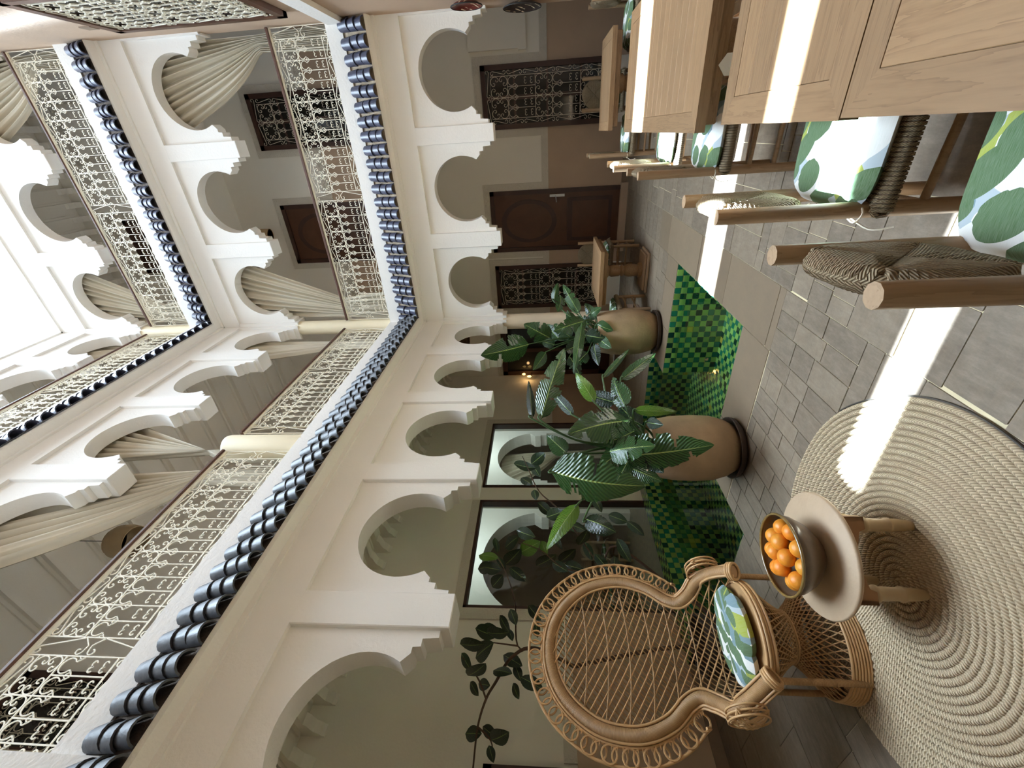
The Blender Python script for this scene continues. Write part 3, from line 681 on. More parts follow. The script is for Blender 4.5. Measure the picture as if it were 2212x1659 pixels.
for nm, lo, hi, mt, lab in (('floor_dining', (-9.2, 2.0, -.05), (XAB-.15, 8.6, 0), 'stone', 'floor of the dim room behind the glass'), ('ceiling_dining', (-9.2, 2.0, 2.9), (XAB-.15, 8.6, 3), 'plaster', 'ceiling of the dim room behind the glass'),
    ('wall_dining_back', (-9.3, 2, 0), (-9.2, 8.6, 3), 'pink', 'brown back wall of the dim room behind the glass'), ('wall_dining_near', (-9.2, 1.95, 0), (XAB-.15, 2, 3), 'plaster', 'near side wall of the dim room behind the glass'), ('wall_dining_far', (-9.2, 8.6, 0), (XAB-.15, 8.65, 3), 'plaster', 'far side wall of the dim room behind the glass')):
    tag(MB().box(lo, hi).build(nm, mt), lab, nm.split('_')[0], kind='structure')
for yy in (6.6, 4.3):
    ld = bpy.data.lights.new('room_fill', 'POINT'); ld.energy = 48; ld.color = (.85, .95, 1); ld.shadow_soft_size = .09; lo_ = bpy.data.objects.new('room_fill', ld); C.objects.link(lo_); lo_.location = (-5.05, yy, 2.68)  # added fill lights that brighten the partition behind the glass, no lamp known here

# ------------------------------------------------------------------ floor and pool
PR1 = (-2.58, 2.86, -1.27, 4.50); PR2 = (-4.17, 2.13, -2.58, 5.12)
FR = [(-1.27, -1.6, 3.2, YBB), (-2.58, -1.6, -1.27, 2.86), (-2.58, 4.5, -1.27, YBB), (XAB, -1.6, -2.58, 2.13), (XAB, 5.12, -2.58, YBB), (XAB, 2.13, -4.17, 5.12)]
m = MB()
for x0, y0, x1, y1 in FR: m.box((x0, y0, -.62), (x1, y1, -.007))
m.box((-4.17, 2.13, -.66), (-1.27, 5.12, -.60))
floor = tag(m.build('floor', 'grout'), 'stone paved courtyard floor with pale joints', 'floor', kind='structure')
def px(p):
    d = Vector(p)-Vector((0, 0, CAM_H)); c = d.dot(Fw)
    if c < .1: return None
    return (1106-FPX*d.dot(Up)/c, 829.5-FPX*d.dot(Rt)/c, c)
tiles = []
rs = random.Random(11)
def pave(x0, y0, x1, y1, rowh, wlo, whi, kind, along='x'):
    if along == 'y':
        def put(a0, b0, a1, b1): tiles.append((b0, a0, b1, a1, kind))
        p0, p1, q0, q1 = y0, y1, x0, x1
    else:
        def put(a0, b0, a1, b1): tiles.append((a0, b0, a1, b1, kind))
        p0, p1, q0, q1 = x0, x1, y0, y1
    q = q0
    while q < q1-.01:
        h = rs.choice(rowh); h = q1-q if q1-q < h*1.4 else h
        p = p0-rs.uniform(0, whi) if p1-p0 > 1 else p0
        while p < p1-.01:
            w_ = rs.uniform(wlo, whi); e = p+w_
            if p1-e < wlo*.5: e = p1
            a = max(p, p0)
            if e-a > .03: put(a, q, min(e, p1), q+h)
            p = e
        q += h
pave(-1.27, 2.45, -.87, 4.95, [.4], .55, .8, 'slab', 'y')
pave(-2.58, 2.46, -1.27, 2.86, [.4], .55, .8, 'slab'); pave(-2.58, 4.5, -1.27, 4.9, [.4], .5, .8, 'slab'); pave(-1.27, 4.95, -.87, 5.35, [.4], .4, .4, 'slab')
pave(-.87, -.2, 1.6, 1.9, [.24, .28], .26, .40, 'stone'); pave(-2.58, -.2, -.87, 1.75, [.22, .26], .24, .40, 'stone')
pave(-2.58, 1.75, -.87, 2.45, [.115, .15], .13, .30, 'stone', 'y'); pave(-.87, 1.9, 1.6, 2.9, [.13, .17, .22], .15, .36, 'stone')
pave(-.87, 2.9, 1.6, 4.9, [.2, .26], .3, .5, 'stone', 'y'); pave(-.87, 4.9, 1.6, YBB, [.18, .24, .3], .3, .6, 'stone')
pave(-2.58, 4.9, -1.27, YBB, [.2, .3], .3, .5, 'stone'); pave(-1.27, 5.35, -.87, YBB, [.2], .4, .4, 'stone')
pave(XAB, -.2, -2.58, 2.13, [.3, .4], .35, .6, 'stone', 'y'); pave(XAB, 5.12, -2.58, YBB, [.3], .4, .6, 'stone')
def score(t_):
    c = px(((t_[0]+t_[2])/2, (t_[1]+t_[3])/2, 0))
    if c is None or not (-60 < c[0] < 2270 and -60 < c[1] < 1720): return 0
    return (t_[2]-t_[0])*(t_[3]-t_[1])/c[2]**3*1e3
tiles.sort(key=score, reverse=True)
UB = {k: MB().bbox((-.5, -.5, -1), (.5, .5, 0), .012).mesh('paving_stone', k) for k in ('stone', 'slab')}
g = .0045
rest = {'stone': MB(), 'slab': MB()}
for i, (x0, y0, x1, y1, k) in enumerate(tiles):
    dz = rs.uniform(-.0025, .0)
    if i < 290: obj('paving_stone', UB[k], floor, ((x0+x1)/2, (y0+y1)/2, dz), None, (x1-x0-g, y1-y0-g, .03))
    else: rest[k].box((x0+g/2, y0+g/2, -.03), (x1-g/2, y1-g/2, dz))
for k, mm in rest.items():
    o = mm.build('paving_stones_rest', k, floor); o['kind'] = 'stuff'
# pool lined with checkered green tiles
TS = .0656; ptl = []
rp_ = random.Random(4)
def pcol(i, j):
    if rp_.random() < .012: return 'yellow'
    return ('lime' if (i+j) % 2 == 0 else ('teal' if rp_.random() < .72 else 'teal_dark'))
crosses = [(-4.17, 'L')]
def ptile(P, U, V, c): ptl.append((Vector(P), Vector(U), Vector(V), c))
def wallt(a, b, nrm, z0=-.60, z1=-.004):
    a, b = Vector((*a, 0)), Vector((*b, 0)); L = (b-a).length; d = (b-a)/L; n = max(1, round(L/TS)); st = L/n; mrows = round((z1-z0)/TS); sv = (z1-z0)/mrows
    for i in range(n):
        for j in range(mrows): ptile(a+d*((i+.5)*st)+Vector((0, 0, z1-(j+.5)*sv))+Vector((*nrm, 0))*.003, d*st, Vector((0, 0, sv)), pcol(i, j))
wallt((-1.27, 2.86), (-1.27, 4.5), (-1, 0)); wallt((-2.58, 4.5), (-1.27, 4.5), (0, -1)); wallt((-2.58, 2.86), (-1.27, 2.86), (0, 1))
wallt((-2.58, 4.5), (-2.58, 5.12), (-1, 0)); wallt((-2.58, 2.13), (-2.58, 2.86), (-1, 0)); wallt((-4.17, 5.12), (-2.58, 5.12), (0, -1)); wallt((-4.17, 2.13), (-2.58, 2.13), (0, 1)); wallt((-4.17, 2.13), (-4.17, 5.12), (1, 0), -.6, .10)
def floort(x0, y0, x1, y1, z):
    nx, ny = max(1, round((x1-x0)/TS)), max(1, round((y1-y0)/TS)); sx, sy = (x1-x0)/nx, (y1-y0)/ny
    for i in range(nx):
        for j in range(ny): ptile(((x0+(i+.5)*sx), (y0+(j+.5)*sy), z), (sx, 0, 0), (0, sy, 0), pcol(i, j))
floort(*PR1, -.597); floort(*PR2, -.597); floort(-4.43, 2.13, -4.17, 5.12, .10)
for cy_, cz_ in ((3.35, -.25), (4.4, -.25)):
    for k, (P, U, V, c) in enumerate(ptl):
        if abs(P.x+4.167) < .002:
            if (abs(P.y-cy_) < .04 and abs(P.z-cz_) < .1) or (abs(P.y-cy_) < .1 and abs(P.z-cz_) < .04): ptl[k] = (P, U, V, 'yellow')
pool = tag(MB().box((XAB, 2.13, -.0), (-4.172, 5.12, .097)).build('pool', 'teal_dark'), 'cross shaped pool lined with green checkered tiles', 'pool', kind='structure')
def pscore(t_):
    c = px(t_[0])
    if c is None or not (0 < c[0] < 2212 and 0 < c[1] < 1659): return 0
    nrm = t_[1].cross(t_[2]).normalized(); vd = (t_[0]-Vector((0, 0, CAM_H))).normalized()
    face = abs(nrm.dot(vd))
    if abs(nrm.y) > .5 and t_[0].y < 2.9: face = 0
    if abs(nrm.x) > .5 and t_[0].x > -2.6 : face = 0
    hid = .2 if (t_[0].z < -.5 and t_[0].y < 3.1) else 1
    return face*hid/c[2]**2
ptl.sort(key=pscore, reverse=True)
PT = {k: MB().bbox((-.5, -.5, -.5), (.5, .5, .5), .05).mesh('pool_tile', k) for k in ('lime', 'teal', 'teal_dark', 'yellow')}
prest = MB(); order = ['lime', 'teal', 'teal_dark', 'yellow']
for i, (P, U, V, c) in enumerate(ptl):
    lu, lv = U.length-.0035, V.length-.0035; u, v = U.normalized(), V.normalized(); n_ = u.cross(v)
    if i < 290:
        o = obj('pool_tile', PT[c], pool); M = Matrix.Identity(4)
        for q in range(3): M[q][0] = u[q]*lu; M[q][1] = v[q]*lv; M[q][2] = n_[q]*.008; M[q][3] = P[q]
        o.matrix_local = M
    else:
        a, b = u*lu/2, v*lv/2; e = n_*.004
        prest.add([P-a-b-e, P+a-b-e, P+a+b-e, P-a+b-e, P-a-b+e, P+a-b+e, P+a+b+e, P-a+b+e], [(0, 3, 2, 1), (4, 5, 6, 7), (0, 1, 5, 4), (1, 2, 6, 5), (2, 3, 7, 6), (3, 0, 4, 7)], mi=order.index(c))
o = prest.build('pool_tiles_rest', order, pool, False, False); o['kind'] = 'stuff'
wt = MB().add([(PR1[0], PR1[1], -.09), (PR1[2], PR1[1], -.09), (PR1[2], PR1[3], -.09), (PR1[0], PR1[3], -.09), (PR2[0], PR2[1], -.09), (PR2[2], PR2[1], -.09), (PR2[2], PR2[3], -.09), (PR2[0], PR2[3], -.09)], [(0, 1, 2, 3), (4, 5, 6, 7)])
o = wt.build('pool_water', 'water'); tag(o, 'still clear water filling the green tiled pool', 'water', kind='stuff')

# ------------------------------------------------------------------ rush seated chairs
def rbox(lx, ly, lz, r, n=4, puff=0.0, nu=18, nv=18, uvr=True):   # pillow: rounded slab as two grids
    m = MB()
    def f(sgn):
        def g_(u, v):
            a, b = 2*u-1, 2*v-1
            k = max(abs(a), abs(b)); p = 5.0; nrm = (abs(a)**p+abs(b)**p)**(1/p) if k > 0 else 1
            s_ = k/nrm if nrm > 0 else 1
            x, y = a*s_*lx/2, b*s_*ly/2
            e = 1-k; h = lz/2*min(1, math.sqrt(max(0, 1-(1-min(1, e/.16))**2)))+puff*(1-a*a)*(1-b*b)
            return (x, y, sgn*h)
        return g_
    m.grid(f(1), nu, nv); m.grid(f(-1), nu, nv); return m
def woven_disc(r, th, mat):
    m = MB(); n = 9; rr = r/(n)*.56
    for q in range(4):
        ca, sa = math.cos(q*PI/2+PI/4*0), math.sin(q*PI/2)
        ca = math.cos(q*PI/2)
        for i in range(-n+1, n):
            tt = i/n*r*.72
            e = math.sqrt(max(0, r*r-tt*tt)); a0 = abs(tt)+.004
            if e-a0 < .012: continue
            for sg in (1, -1):
                pts = [(a0, sg*th*.35), (a0+(e-a0)*.35, sg*th*.55), (a0+(e-a0)*.8, sg*th*.5), (e, sg*th*.2), (e+.004, 0)]
                P = [(th_, *(Vector((0, 0)))) for th_, _ in pts]
                m.tube([(h_, (a*ca-tt*sa), (a*sa+tt*ca)) for a, h_ in pts], rr, 5, uvs=3)
    m.tube([(0, (r-.004)*math.cos(a), (r-.004)*math.sin(a)) for a in [2*PI*i/32 for i in range(32)]], th*.42, 6, True, 3)
    m.lathe([(0, -th*.25), (r*.97, -th*.25), (r*.97, th*.25), (0, th*.25)], 28)
    # lathe is about z: turn the core so that its axis is x
    k = len(m.v)-4*28
    for j in range(k, len(m.v)): x, y, z = m.v[j]; m.v[j] = (z, x, y)
    return m.mesh('woven_back', mat, True, False)
BACK = woven_disc(.150, .036, 'rush')
def seat_mesh():
    m = MB(); a, b = .205, .215
    for i in range(4): m.tube([(-a, -b, .385+i*.0), (a, -b, .385), (a, b, .385), (-a, b, .385), (-a, -b, .385)], .001, 3)
    m = MB(); n = 17
    for q in range(4):
        lx, ly = (a, b) if q % 2 == 0 else (b, a); ca, sa = round(math.cos(q*PI/2)), round(math.sin(q*PI/2))
        for i in range(-n+1, n):
            tt = i/n*ly; k = abs(i)/n
            pts = [(lx*k, .418), (lx*(k+(1-k)*.5), .42), (lx*.97, .417), (lx*1.04, .40), (lx*1.03, .378), (lx*.94, .37)]
            if k > .96: continue
            m.tube([(p*ca-tt*sa, p*sa+tt*ca, z) for p, z in pts], ly/n*.58, 5, uvs=3)
    m.box((-a*.93, -b*.93, .375), (a*.93, b*.93, .41))
    return m.mesh('rush_seat', 'rush', True, False)
SEAT = seat_mesh()
CUSH = rbox(.41, .43, .05, .04, puff=.016).mesh('seat_cushion', 'fabric', 'all')
def pole_m(p, q, r): return MB().tube([p, tuple((Vector(p)+Vector(q))/2), q], [r, r*1.03, r], 10).mesh('pole', 'pole', True)
POST = pole_m((-.195, .172, 0), (-.20, .172, .86), .0235); LEG = pole_m((.185, .195, 0), (.18, .195, .41), .022)
SIDE = pole_m((-.195, .17, 0), (.185, .19, 0), .012); CROSS = pole_m((0, -.185, 0), (0, .185, 0), .012); TIE = MB().tube(spline([(-.17, .15, .44), (-.20, .205, .445), (-.235, .17, .44), (-.215, .14, .45), (-.25, .20, .41), (-.24, .23, .36)], 5), .003, 4).mesh('tie', 'string', True)
def make_chair(label):
    t_ = thing('rush_chair', label, 'chair', group='rush seated pole chairs')
    for s in (1, -1):
        obj('back_post', POST, t_, None, None, (1, s, 1)); obj('leg', LEG, t_, None, None, (1, s, 1))
        for z in (.13, .26): obj('side_stretcher', SIDE, t_, (0, 0, z), None, (1, s, 1))
        obj('cushion_tie', TIE, t_, None, None, (1, s, 1))
    for x, z in ((.183, .18), (.183, .30), (-.196, .22)): obj('cross_stretcher', CROSS, t_, (x, 0, z))
    obj('rush_seat', SEAT, t_); c = obj('seat_cushion', CUSH, t_, (0, 0, .445)); obj('woven_back', BACK, t_, (-.197, 0, .70))
    return t_
chair0 = make_chair('nearest rush chair, its woven back and print cushion cut by the frame edge')
chair0.location = (-.075, .885, 0); chair0.rotation_euler = (0, 0, .06)
for loc, rz, lab in (((-.065, 1.605, 0), 0, 'second rush chair from the camera, a sun strip across its leaf print cushion'),
    ((-.055, 2.86, 0), .02, 'rush chair at the near left side of the long table, third from the camera'),
    ((-.075, 3.78, 0), -.03, 'rush chair at the far left side of the long table with a sunlit woven back'),
    ((-.085, 5.62, 0), 0, 'rush chair at the left side of the corner table under the far arcade'),
    ((.37, 6.52, 0), -PI/2, 'rush chair behind the corner table with its round woven back facing the camera'),
    ((.93, 5.93, 0), PI, 'rush chair at the top edge of the picture, beside the decorated plates'),
    ((-1.72, 6.62, 0), -PI/2, 'rush chair behind the small pedestal table with its round woven back facing the camera'),
    ((-2.27, 5.60, 0), -.1, 'rush chair on the left of the small pedestal table, behind the far pot'),
    ((-6.42, 4.0, 0), PI, 'rush chair in the dim room behind the near glass pane'),
    ((-6.42, 4.75, 0), PI, 'rush chair beyond the table in the dim room behind the glass')):
    copy_tree(chair0, loc, rz, None, lab)
# ------------------------------------------------------------------ wooden tables
def table(x0, y0, x1, y1, zt, label, peds=1, boards='x', base=True):
    cx, cy_ = (x0+x1)/2, (y0+y1)/2
    t_ = thing('wooden_table', label, 'table', (cx, cy_, 0), 0, 'light wood tables')
    lx, ly = (x1-x0)/2, (y1-y0)/2; fw = .085; th = .045
    for s in (-1, 1):
        MB().ext([(-lx, s*ly), (lx, s*ly), (lx-fw, s*(ly-fw)), (-lx+fw, s*(ly-fw))], lambda a, k, b: (a, b, k), zt-th, zt).build('frame_board', 'tablewood_x', t_)
        MB().ext([(s*lx, -ly), (s*lx, ly), (s*(lx-fw), ly-fw), (s*(lx-fw), -ly+fw)], lambda a, k, b: (a, b, k), zt-th, zt).build('frame_board', 'tablewood_y', t_)
    W = 2*(ly-fw) if boards == 'x' else 2*(lx-fw); n = max(3, round(W/.13)); p = -W/2
    ws = [rs.uniform(.8, 1.2) for _ in range(n)]; k = W/sum(ws)
    for w_ in ws:
        a, b = p+.0008, p+w_*k-.0008; p += w_*k
        if boards == 'x': MB().bbox((-lx+fw+.001, a, zt-th), (lx-fw-.001, b, zt-.0006), .0015).build('top_board', 'tablewood_x', t_)
        else: MB().bbox((a, -ly+fw+.001, zt-th), (b, ly-fw-.001, zt-.0006), .0015).build('top_board', 'tablewood_y', t_)
    MB().bbox((-lx+.03, -ly+.03, zt-th-.055), (lx-.03, ly-.03, zt-th), .006).build('apron', 'tablewood_x', t_)
    prof = [(.10, .06), (.10, .11), (.075, .12), (.085, .15), (.088, .24), (.07, .285), (.06, .30), (.078, .315), (.078, .335), (.062, .35), (.075, .37), (.08, .47), (.065, .50), (.09, .52), (.09, .545), (.105, .56), (.105, zt-th-.05)]
    for i in range(peds):
        oy = 0 if peds == 1 else (-ly*.55 if i == 0 else ly*.55)
        pe = MB().lathe(prof, 20, (0, oy, 0)).build('pedestal', 'tablewood_y', t_, True)
        h = min(lx, ly)*.72
        MB().bbox((-h, oy-h*.75, 0), (h, oy+h*.75, .035), .008).bbox((-h+.03, oy-h*.75+.03, .035), (h-.03, oy+h*.75-.03, .065), .008).build('base_board', 'oldwood', t_)
    return t_
table(-.02, 1.215, .76, 1.975, .70, 'square light wood table second from the camera, crossed by the narrow sun strip')
table(-.015, .445, .765, 1.21, .70, 'light wood table nearest the camera at the right edge, big knot in its board', boards='y')
table(-.05, 2.29, .73, 4.22, .70, 'long light wood table on the right crossed by a wide sun band', 2, 'x')
table(-.04, 5.22, .82, 6.05, .70, 'square light wood table at the far right under the arcade')
table(-2.10, 5.42, -1.35, 6.33, .68, 'small wooden table with a turned pedestal behind the pool', 1, 'x')
table(-7.4, 3.6, -6.45, 5.2, .72, 'orange wooden table in the dim room behind the near glass pane')
m = MB().add([(.16, 2.33, .50), (.24, 2.33, .50), (.24, 2.32, .60), (.20, 2.32, .63), (.16, 2.32, .60), (.16, 2.328, .50), (.24, 2.328, .50), (.24, 2.318, .60), (.20, 2.318, .63), (.16, 2.318, .60)], [(0, 1, 2, 3, 4), (9, 8, 7, 6, 5), (0, 1, 6, 5), (1, 2, 7, 6), (2, 3, 8, 7), (3, 4, 9, 8), (4, 0, 5, 9)])
tag(m.build('paper_tag', 'paper'), 'small white paper tag hanging under the long table', 'tag')

# ------------------------------------------------------------------ braided rug
RX, RY, RR = -1.63, 1.11, .745
rug = thing('braided_rug', 'round straw coloured braided rug under the peacock chair and low table', 'rug', (RX, RY, .0))
nr_ = 29; wd = RR/nr_
MB().lathe([(0, .001), (RR, .001), (RR, .006), (0, .006)], 72).build('backing', 'braid_back', rug) if False else None
t = NT('braid_edge'); t.col((.05, .04, .03))
for i in range(nr_):
    r_ = (i+.5)*wd; n = max(10, int(2*PI*r_/.017)); m = MB()
    def ringf(k, j):
        a = 2*PI*k/n; wob = 1+.012*math.sin(3*a+1)*(i/nr_)+.006*math.sin(7*a)*(i/nr_)
        off, z = ((-.5, .002), (-.37, .0105), (-.12, .0155), (.12, .0155), (.37, .0105), (.5, .002))[j]
        z += .0018*math.sin(k*PI+j*1.3) if 0 < j < 5 else 0
        q = (r_+off*wd*1.02)*wob; return (q*math.cos(a), q*math.sin(a), z)
    V = [ringf(k, j) for k in range(n) for j in range(6)]; Fs = []; U = []
    for k in range(n):
        k2 = (k+1) % n
        for j in range(5):
            Fs.append((k*6+j, k*6+j+1, k2*6+j+1, k2*6+j)); L = 2*PI*r_
            U.append([(k/n*L, j/5), (k/n*L, (j+1)/5), ((k+1)/n*L, (j+1)/5), ((k+1)/n*L, j/5)])
    m.add(V, Fs, U); m.build('braid_row', 'braid', rug, 'all', False)
MB().tube([((RR+.004)*math.cos(a)*(1+.012*math.sin(3*a+1)+.006*math.sin(7*a)), (RR+.004)*math.sin(a)*(1+.012*math.sin(3*a+1)+.006*math.sin(7*a)), .005) for a in [-1.4+2.4*i/60 for i in range(61)]], .004, 5).build('edge_binding', 'braid_edge', rug)

# ------------------------------------------------------------------ low table, bowl and oranges
TX, TY = -1.55, 1.185
lt = thing('low_table', 'low round wooden table with turned legs on the braided rug', 'table', (TX, TY, .015), -PI/4)
MB().lathe([(0, .272), (.225, .272), (.243, .28), (.246, .29), (.24, .298), (0, .30)], 48).build('table_top', 'lowtable', lt, True)
for q in range(4):
    a = q*PI/2; ca, sa = round(math.cos(a)), round(math.sin(a))
    prof = [(-.155, .275), (.155, .275), (.155, .190), (.11, .190), (.10, .212), (.05, .226), (0, .232), (-.05, .226), (-.10, .212), (-.11, .190), (-.155, .190)]
    MB().ext(prof, lambda s, t_, b: (s*ca-t_*sa, s*sa+t_*ca, b), .139, .155).build('apron_board', 'apron', lt)
LG = MB().lathe([(.014, 0), (.017, .03), (.019, .075), (.022, .08), (.022, .09), (.018, .095), (.02, .15), (.0185, .165), (.024, .172), (.024, .182), (.018, .19), (.02, .21), (.02, .24)], 14).mesh('turned_leg', 'legwood', True)
for sx in (-1, 1):
    for sy in (-1, 1): obj('turned_leg', LG, lt, (sx*.122, sy*.122, 0), None, (1.3, 1.3, 1))
BX, BY, BZ = -1.545, 1.175, .317
bowl = thing('fruit_bowl', 'brown glazed ceramic bowl full of oranges on the low table', 'bowl', (BX, BY, BZ))
MB().lathe([(0, 0), (.07, 0), (.085, .012), (.125, .05), (.15, .095), (.160, .135), (.158, .137), (.150, .10), (.12, .055), (.08, .022), (0, .015)], 48).build('bowl_body', 'bowl', bowl, True)
MB().tube([(.158*math.cos(a), .158*math.sin(a), .137) for a in [2*PI*i/48 for i in range(48)]], .006, 8, True).build('rim', 'bowl_rim', bowl, True)
ORANGES = [(-1.471, 1.275), (-1.431, 1.211), (-1.54, 1.267), (-1.495, 1.199), (-1.617, 1.256), (-1.57, 1.199), (-1.517, 1.132), (-1.456, 1.126), (-1.638, 1.18), (-1.585, 1.126), (-1.503, 1.067), (-1.62, 1.085), (-1.561, 1.049)]
OR = MB().lathe([(.0345*math.sin(PI*i/12), .0335*-math.cos(PI*i/12)) for i in range(13)], 18).mesh('orange', 'orange', 'all')
spots = []
for i, (x, y) in enumerate(ORANGES):
    dx, dy = x-BX, y-BY; d = math.hypot(dx, dy); lim = .108
    if d > lim: dx, dy = dx*lim/d, dy*lim/d
    spots.append([dx, dy, .112+.03*(1-min(1, d/.11))])
for it in range(80):                                # push overlapping fruit apart
    for i in range(len(spots)):
        for j in range(i):
            a, b = Vector(spots[i]), Vector(spots[j]); d = a-b; L = d.length
            if L < .068:
                e = d.normalized()*(.068-L)*.5; spots[i] = list(a+e); spots[j] = list(b-e)
    for s in spots:
        r_ = math.hypot(s[0], s[1]); lim = .105+.1*(s[2]-.1)
        if r_ > lim: s[0] *= lim/r_; s[1] *= lim/r_
        s[2] = max(.07, min(.165, s[2]))
onames = []
for i, s in enumerate(spots):
    o = obj('orange', OR, None, (BX+s[0], BY+s[1], BZ+s[2]), (rs.uniform(0, 3), rs.uniform(0, 3), 0), (1, 1, rs.uniform(.95, 1.05)))
    q = px((BX+s[0], BY+s[1], BZ+s[2])); q0 = px((BX, BY, BZ+.12)); an = math.degrees(math.atan2(q[1]-q0[1], q[0]-q0[0])) % 360; wd_ = ['right', 'lower right', 'bottom', 'lower left', 'left', 'upper left', 'top', 'upper right'][int((an+22.5)//45) % 8]; nr = math.hypot(*s[:2]) < .065
    onames.append((o, ('orange in the middle of the bowl, towards the picture\'s %s' if nr else 'orange against the bowl rim at the picture\'s %s') % wd_))

cnt = {}
for o, l in onames: cnt.setdefault(l, []).append(o)
for l, os_ in cnt.items():
    for k, o in enumerate(os_): tag(o, l if len(os_) == 1 else l+(', the higher one' if o.location.z == max(q.location.z for q in os_) else ', the lower one'), 'orange', 'oranges in the bowl')

# ------------------------------------------------------------------ peacock chair
PCX, PCY = -2.20, 1.215
pc = thing('peacock_chair', 'rattan peacock chair with a tall round woven back beside the low table', 'chair', (PCX, PCY, .012), -.12)
band = [(.15, .235, .43), (.09, .262, .475), (.0, .29, .525), (-.09, .295, .56), (-.155, .255, .60), (-.195, .225, .66), (-.215, .25, .725), (-.235, .318, .81), (-.25, .362, .92), (-.265, .37, 1.03), (-.285, .338, 1.17), (-.305, .245, 1.30), (-.318, .13, 1.372), (-.322, 0, 1.395)]
full = [(x, -y, z) for x, y, z in band]+[(x, y, z) for x, y, z in reversed(band[:-1])]
FB = spline(full, 6)
def off(path, d, back=0.0):
    out = []; n = len(path); c = Vector((-.25, 0, .95))
    for i, p in enumerate(path):
        a, b = path[max(0, i-1)], path[min(n-1, i+1)]; tg = (b-a).normalized(); nr = Vector((0, -tg.z, tg.y))
        nr = nr.normalized() if nr.length > .2 else (p-c).normalized()
        if i < n/2 and False: pass
        out.append(p-nr*d+Vector((back, 0, 0)))
    return out
sgn = 1 if (off([FB[len(FB)//2-1], FB[len(FB)//2], FB[len(FB)//2+1]], .1)[1]-FB[len(FB)//2]).z > 0 else -1
O = lambda d, back=0.0: off(FB, sgn*d, back)
m = MB(); m.tube(FB, .024, 8, uvs=1, flat=1.35); m.build('wrapped_band', 'cane_wrap', pc, True) if False else None
t = NT('cane_wrap'); wv = t.new('ShaderNodeTexWave'); wv.bands_direction = 'X'; wv.inputs['Scale'].default_value = 55; wv.inputs['Distortion'].default_value = .6; t.l.new(t.uv(), wv.inputs['Vector'])
t.col(t.mix(t.math('MULTIPLY', wv.outputs['Fac'], t.noise(t.pos(), 30, 2)), (.30, .16, .065), (.60, .37, .17))); t.set(Roughness=.42); t.bump(wv.outputs['Fac'], .5, .003)
MB().tube(FB, .027, 12, flat=1.1).build('wrapped_band', 'cane_wrap', pc, True)
for d, b in ((-.034, .012), (.034, .008), (.044, -.004)): MB().tube(O(d, b), .0065, 6).build('edge_cane', 'cane', pc, True)
n = len(FB); i0, i1 = int(n*.22), int(n*.78)
outer = O(.118, -.01)[i0-4:i1+5]
MB().tube(outer, .0075, 6).build('outer_rim', 'cane', pc, True)
mid = O(.083, -.006)[i0-2:i1+3]; L = [0]
for a, b in zip(mid, mid[1:]): L.append(L[-1]+(b-a).length)
RING = MB().tube([(0, .036*math.cos(a), .036*math.sin(a)) for a in [2*PI*k/18 for k in range(18)]], .0052, 5, True).mesh('ring', 'cane', True, False)
NRg = 46
for k in range(NRg):
    s = L[-1]*(k+.5)/NRg; j = max(q for q in range(len(L)) if L[q] <= s); j = min(j, len(mid)-2); f_ = (s-L[j])/(L[j+1]-L[j]); P = mid[j].lerp(mid[j+1], f_)
    obj('ring', RING, pc, P+Vector((.004*(-1)**k, 0, 0)), (0, 0, .06*(-1)**k))
m = MB(); O1, O2 = O(.046, 0), O(.118, -.01)
for k in range(i0-2, i1+3, 1): m.tube([O1[k], O1[k].lerp(O2[k], .25)], .003, 4); m.tube([O2[k]-Vector((0, 0, 0)), O1[k].lerp(O2[k], .88)], .0036, 4)
m.build('lashings', 'cane', pc)['kind'] = 'stuff'
for e_, d_ in ((0, 2), (-1, -3)):
    c_ = FB[e_].lerp(FB[d_], .6); ax_ = (FB[d_]-FB[e_]).normalized(); a_ = ax_.orthogonal().normalized(); b_ = ax_.cross(a_)
    for k in range(3): MB().tube([c_+ax_*(k*.012-.012)+a_*(.04*math.cos(q))+b_*(.04*math.sin(q)) for q in [2*PI*i/16 for i in range(16)]], .0075, 6, True).build('binding', 'cane', pc, 'all')
# lattice of the back
hz = sorted([(p[2], p[1], p[0]) for p in band]); 
def bandat(z):
    for (z0, y0, x0), (z1, y1, x1) in zip(hz, hz[1:]):
        if z0 <= z <= z1: f_ = (z-z0)/(z1-z0+1e-9); return y0+(y1-y0)*f_, x0+(x1-x0)*f_
    return (0, -.32) if z > 1 else (.235, .15)
def surf(y, z, back=0.0):
    hw, xb = bandat(z)
    xm = -.255-.075*(z-.7) if z > .5 else -.24
    if z < .62: xm = -.20-.04*(z-.42)/.2
    e = min(1, (y/(hw+1e-6))**2); x = xm*(1-e**2)+xb*e**2
    return Vector((x-back, y, z))
def strand(m, y0, z0, sl, r, back, curve=0.0):
    cur = []
    for k in range(0, 70):
        y = -.46+.92*k/69; z = z0+sl*(y-y0)+curve*(y-y0)**2
        ok = .43 < z < 1.385 and abs(y) < bandat(z)[0]-.006
        if ok: cur.append(surf(y, z, back))
        else:
            if len(cur) > 2: m.tube(cur, r, 4, caps=False)
            cur = []
    if len(cur) > 2: m.tube(cur, r, 4, caps=False)
m = MB()
for k in range(40): strand(m, 0, .05+k*.040, -.62, .0046, 0, .25)
m.build('front_weave', 'cane', pc, 'all', False)['kind'] = 'stuff'
m = MB()
for k in range(52): strand(m, 0, .0+k*.031, 1.0, .0036, .035)
m.build('back_weave', 'cane_dark', pc, 'all', False)['kind'] = 'stuff'
m = MB()
for k in range(8): strand(m, 0, .50+k*.115, -.05, .0042, -.004, .32)
m.build('twined_rows', 'cane_dark', pc, 'all', False)['kind'] = 'stuff'
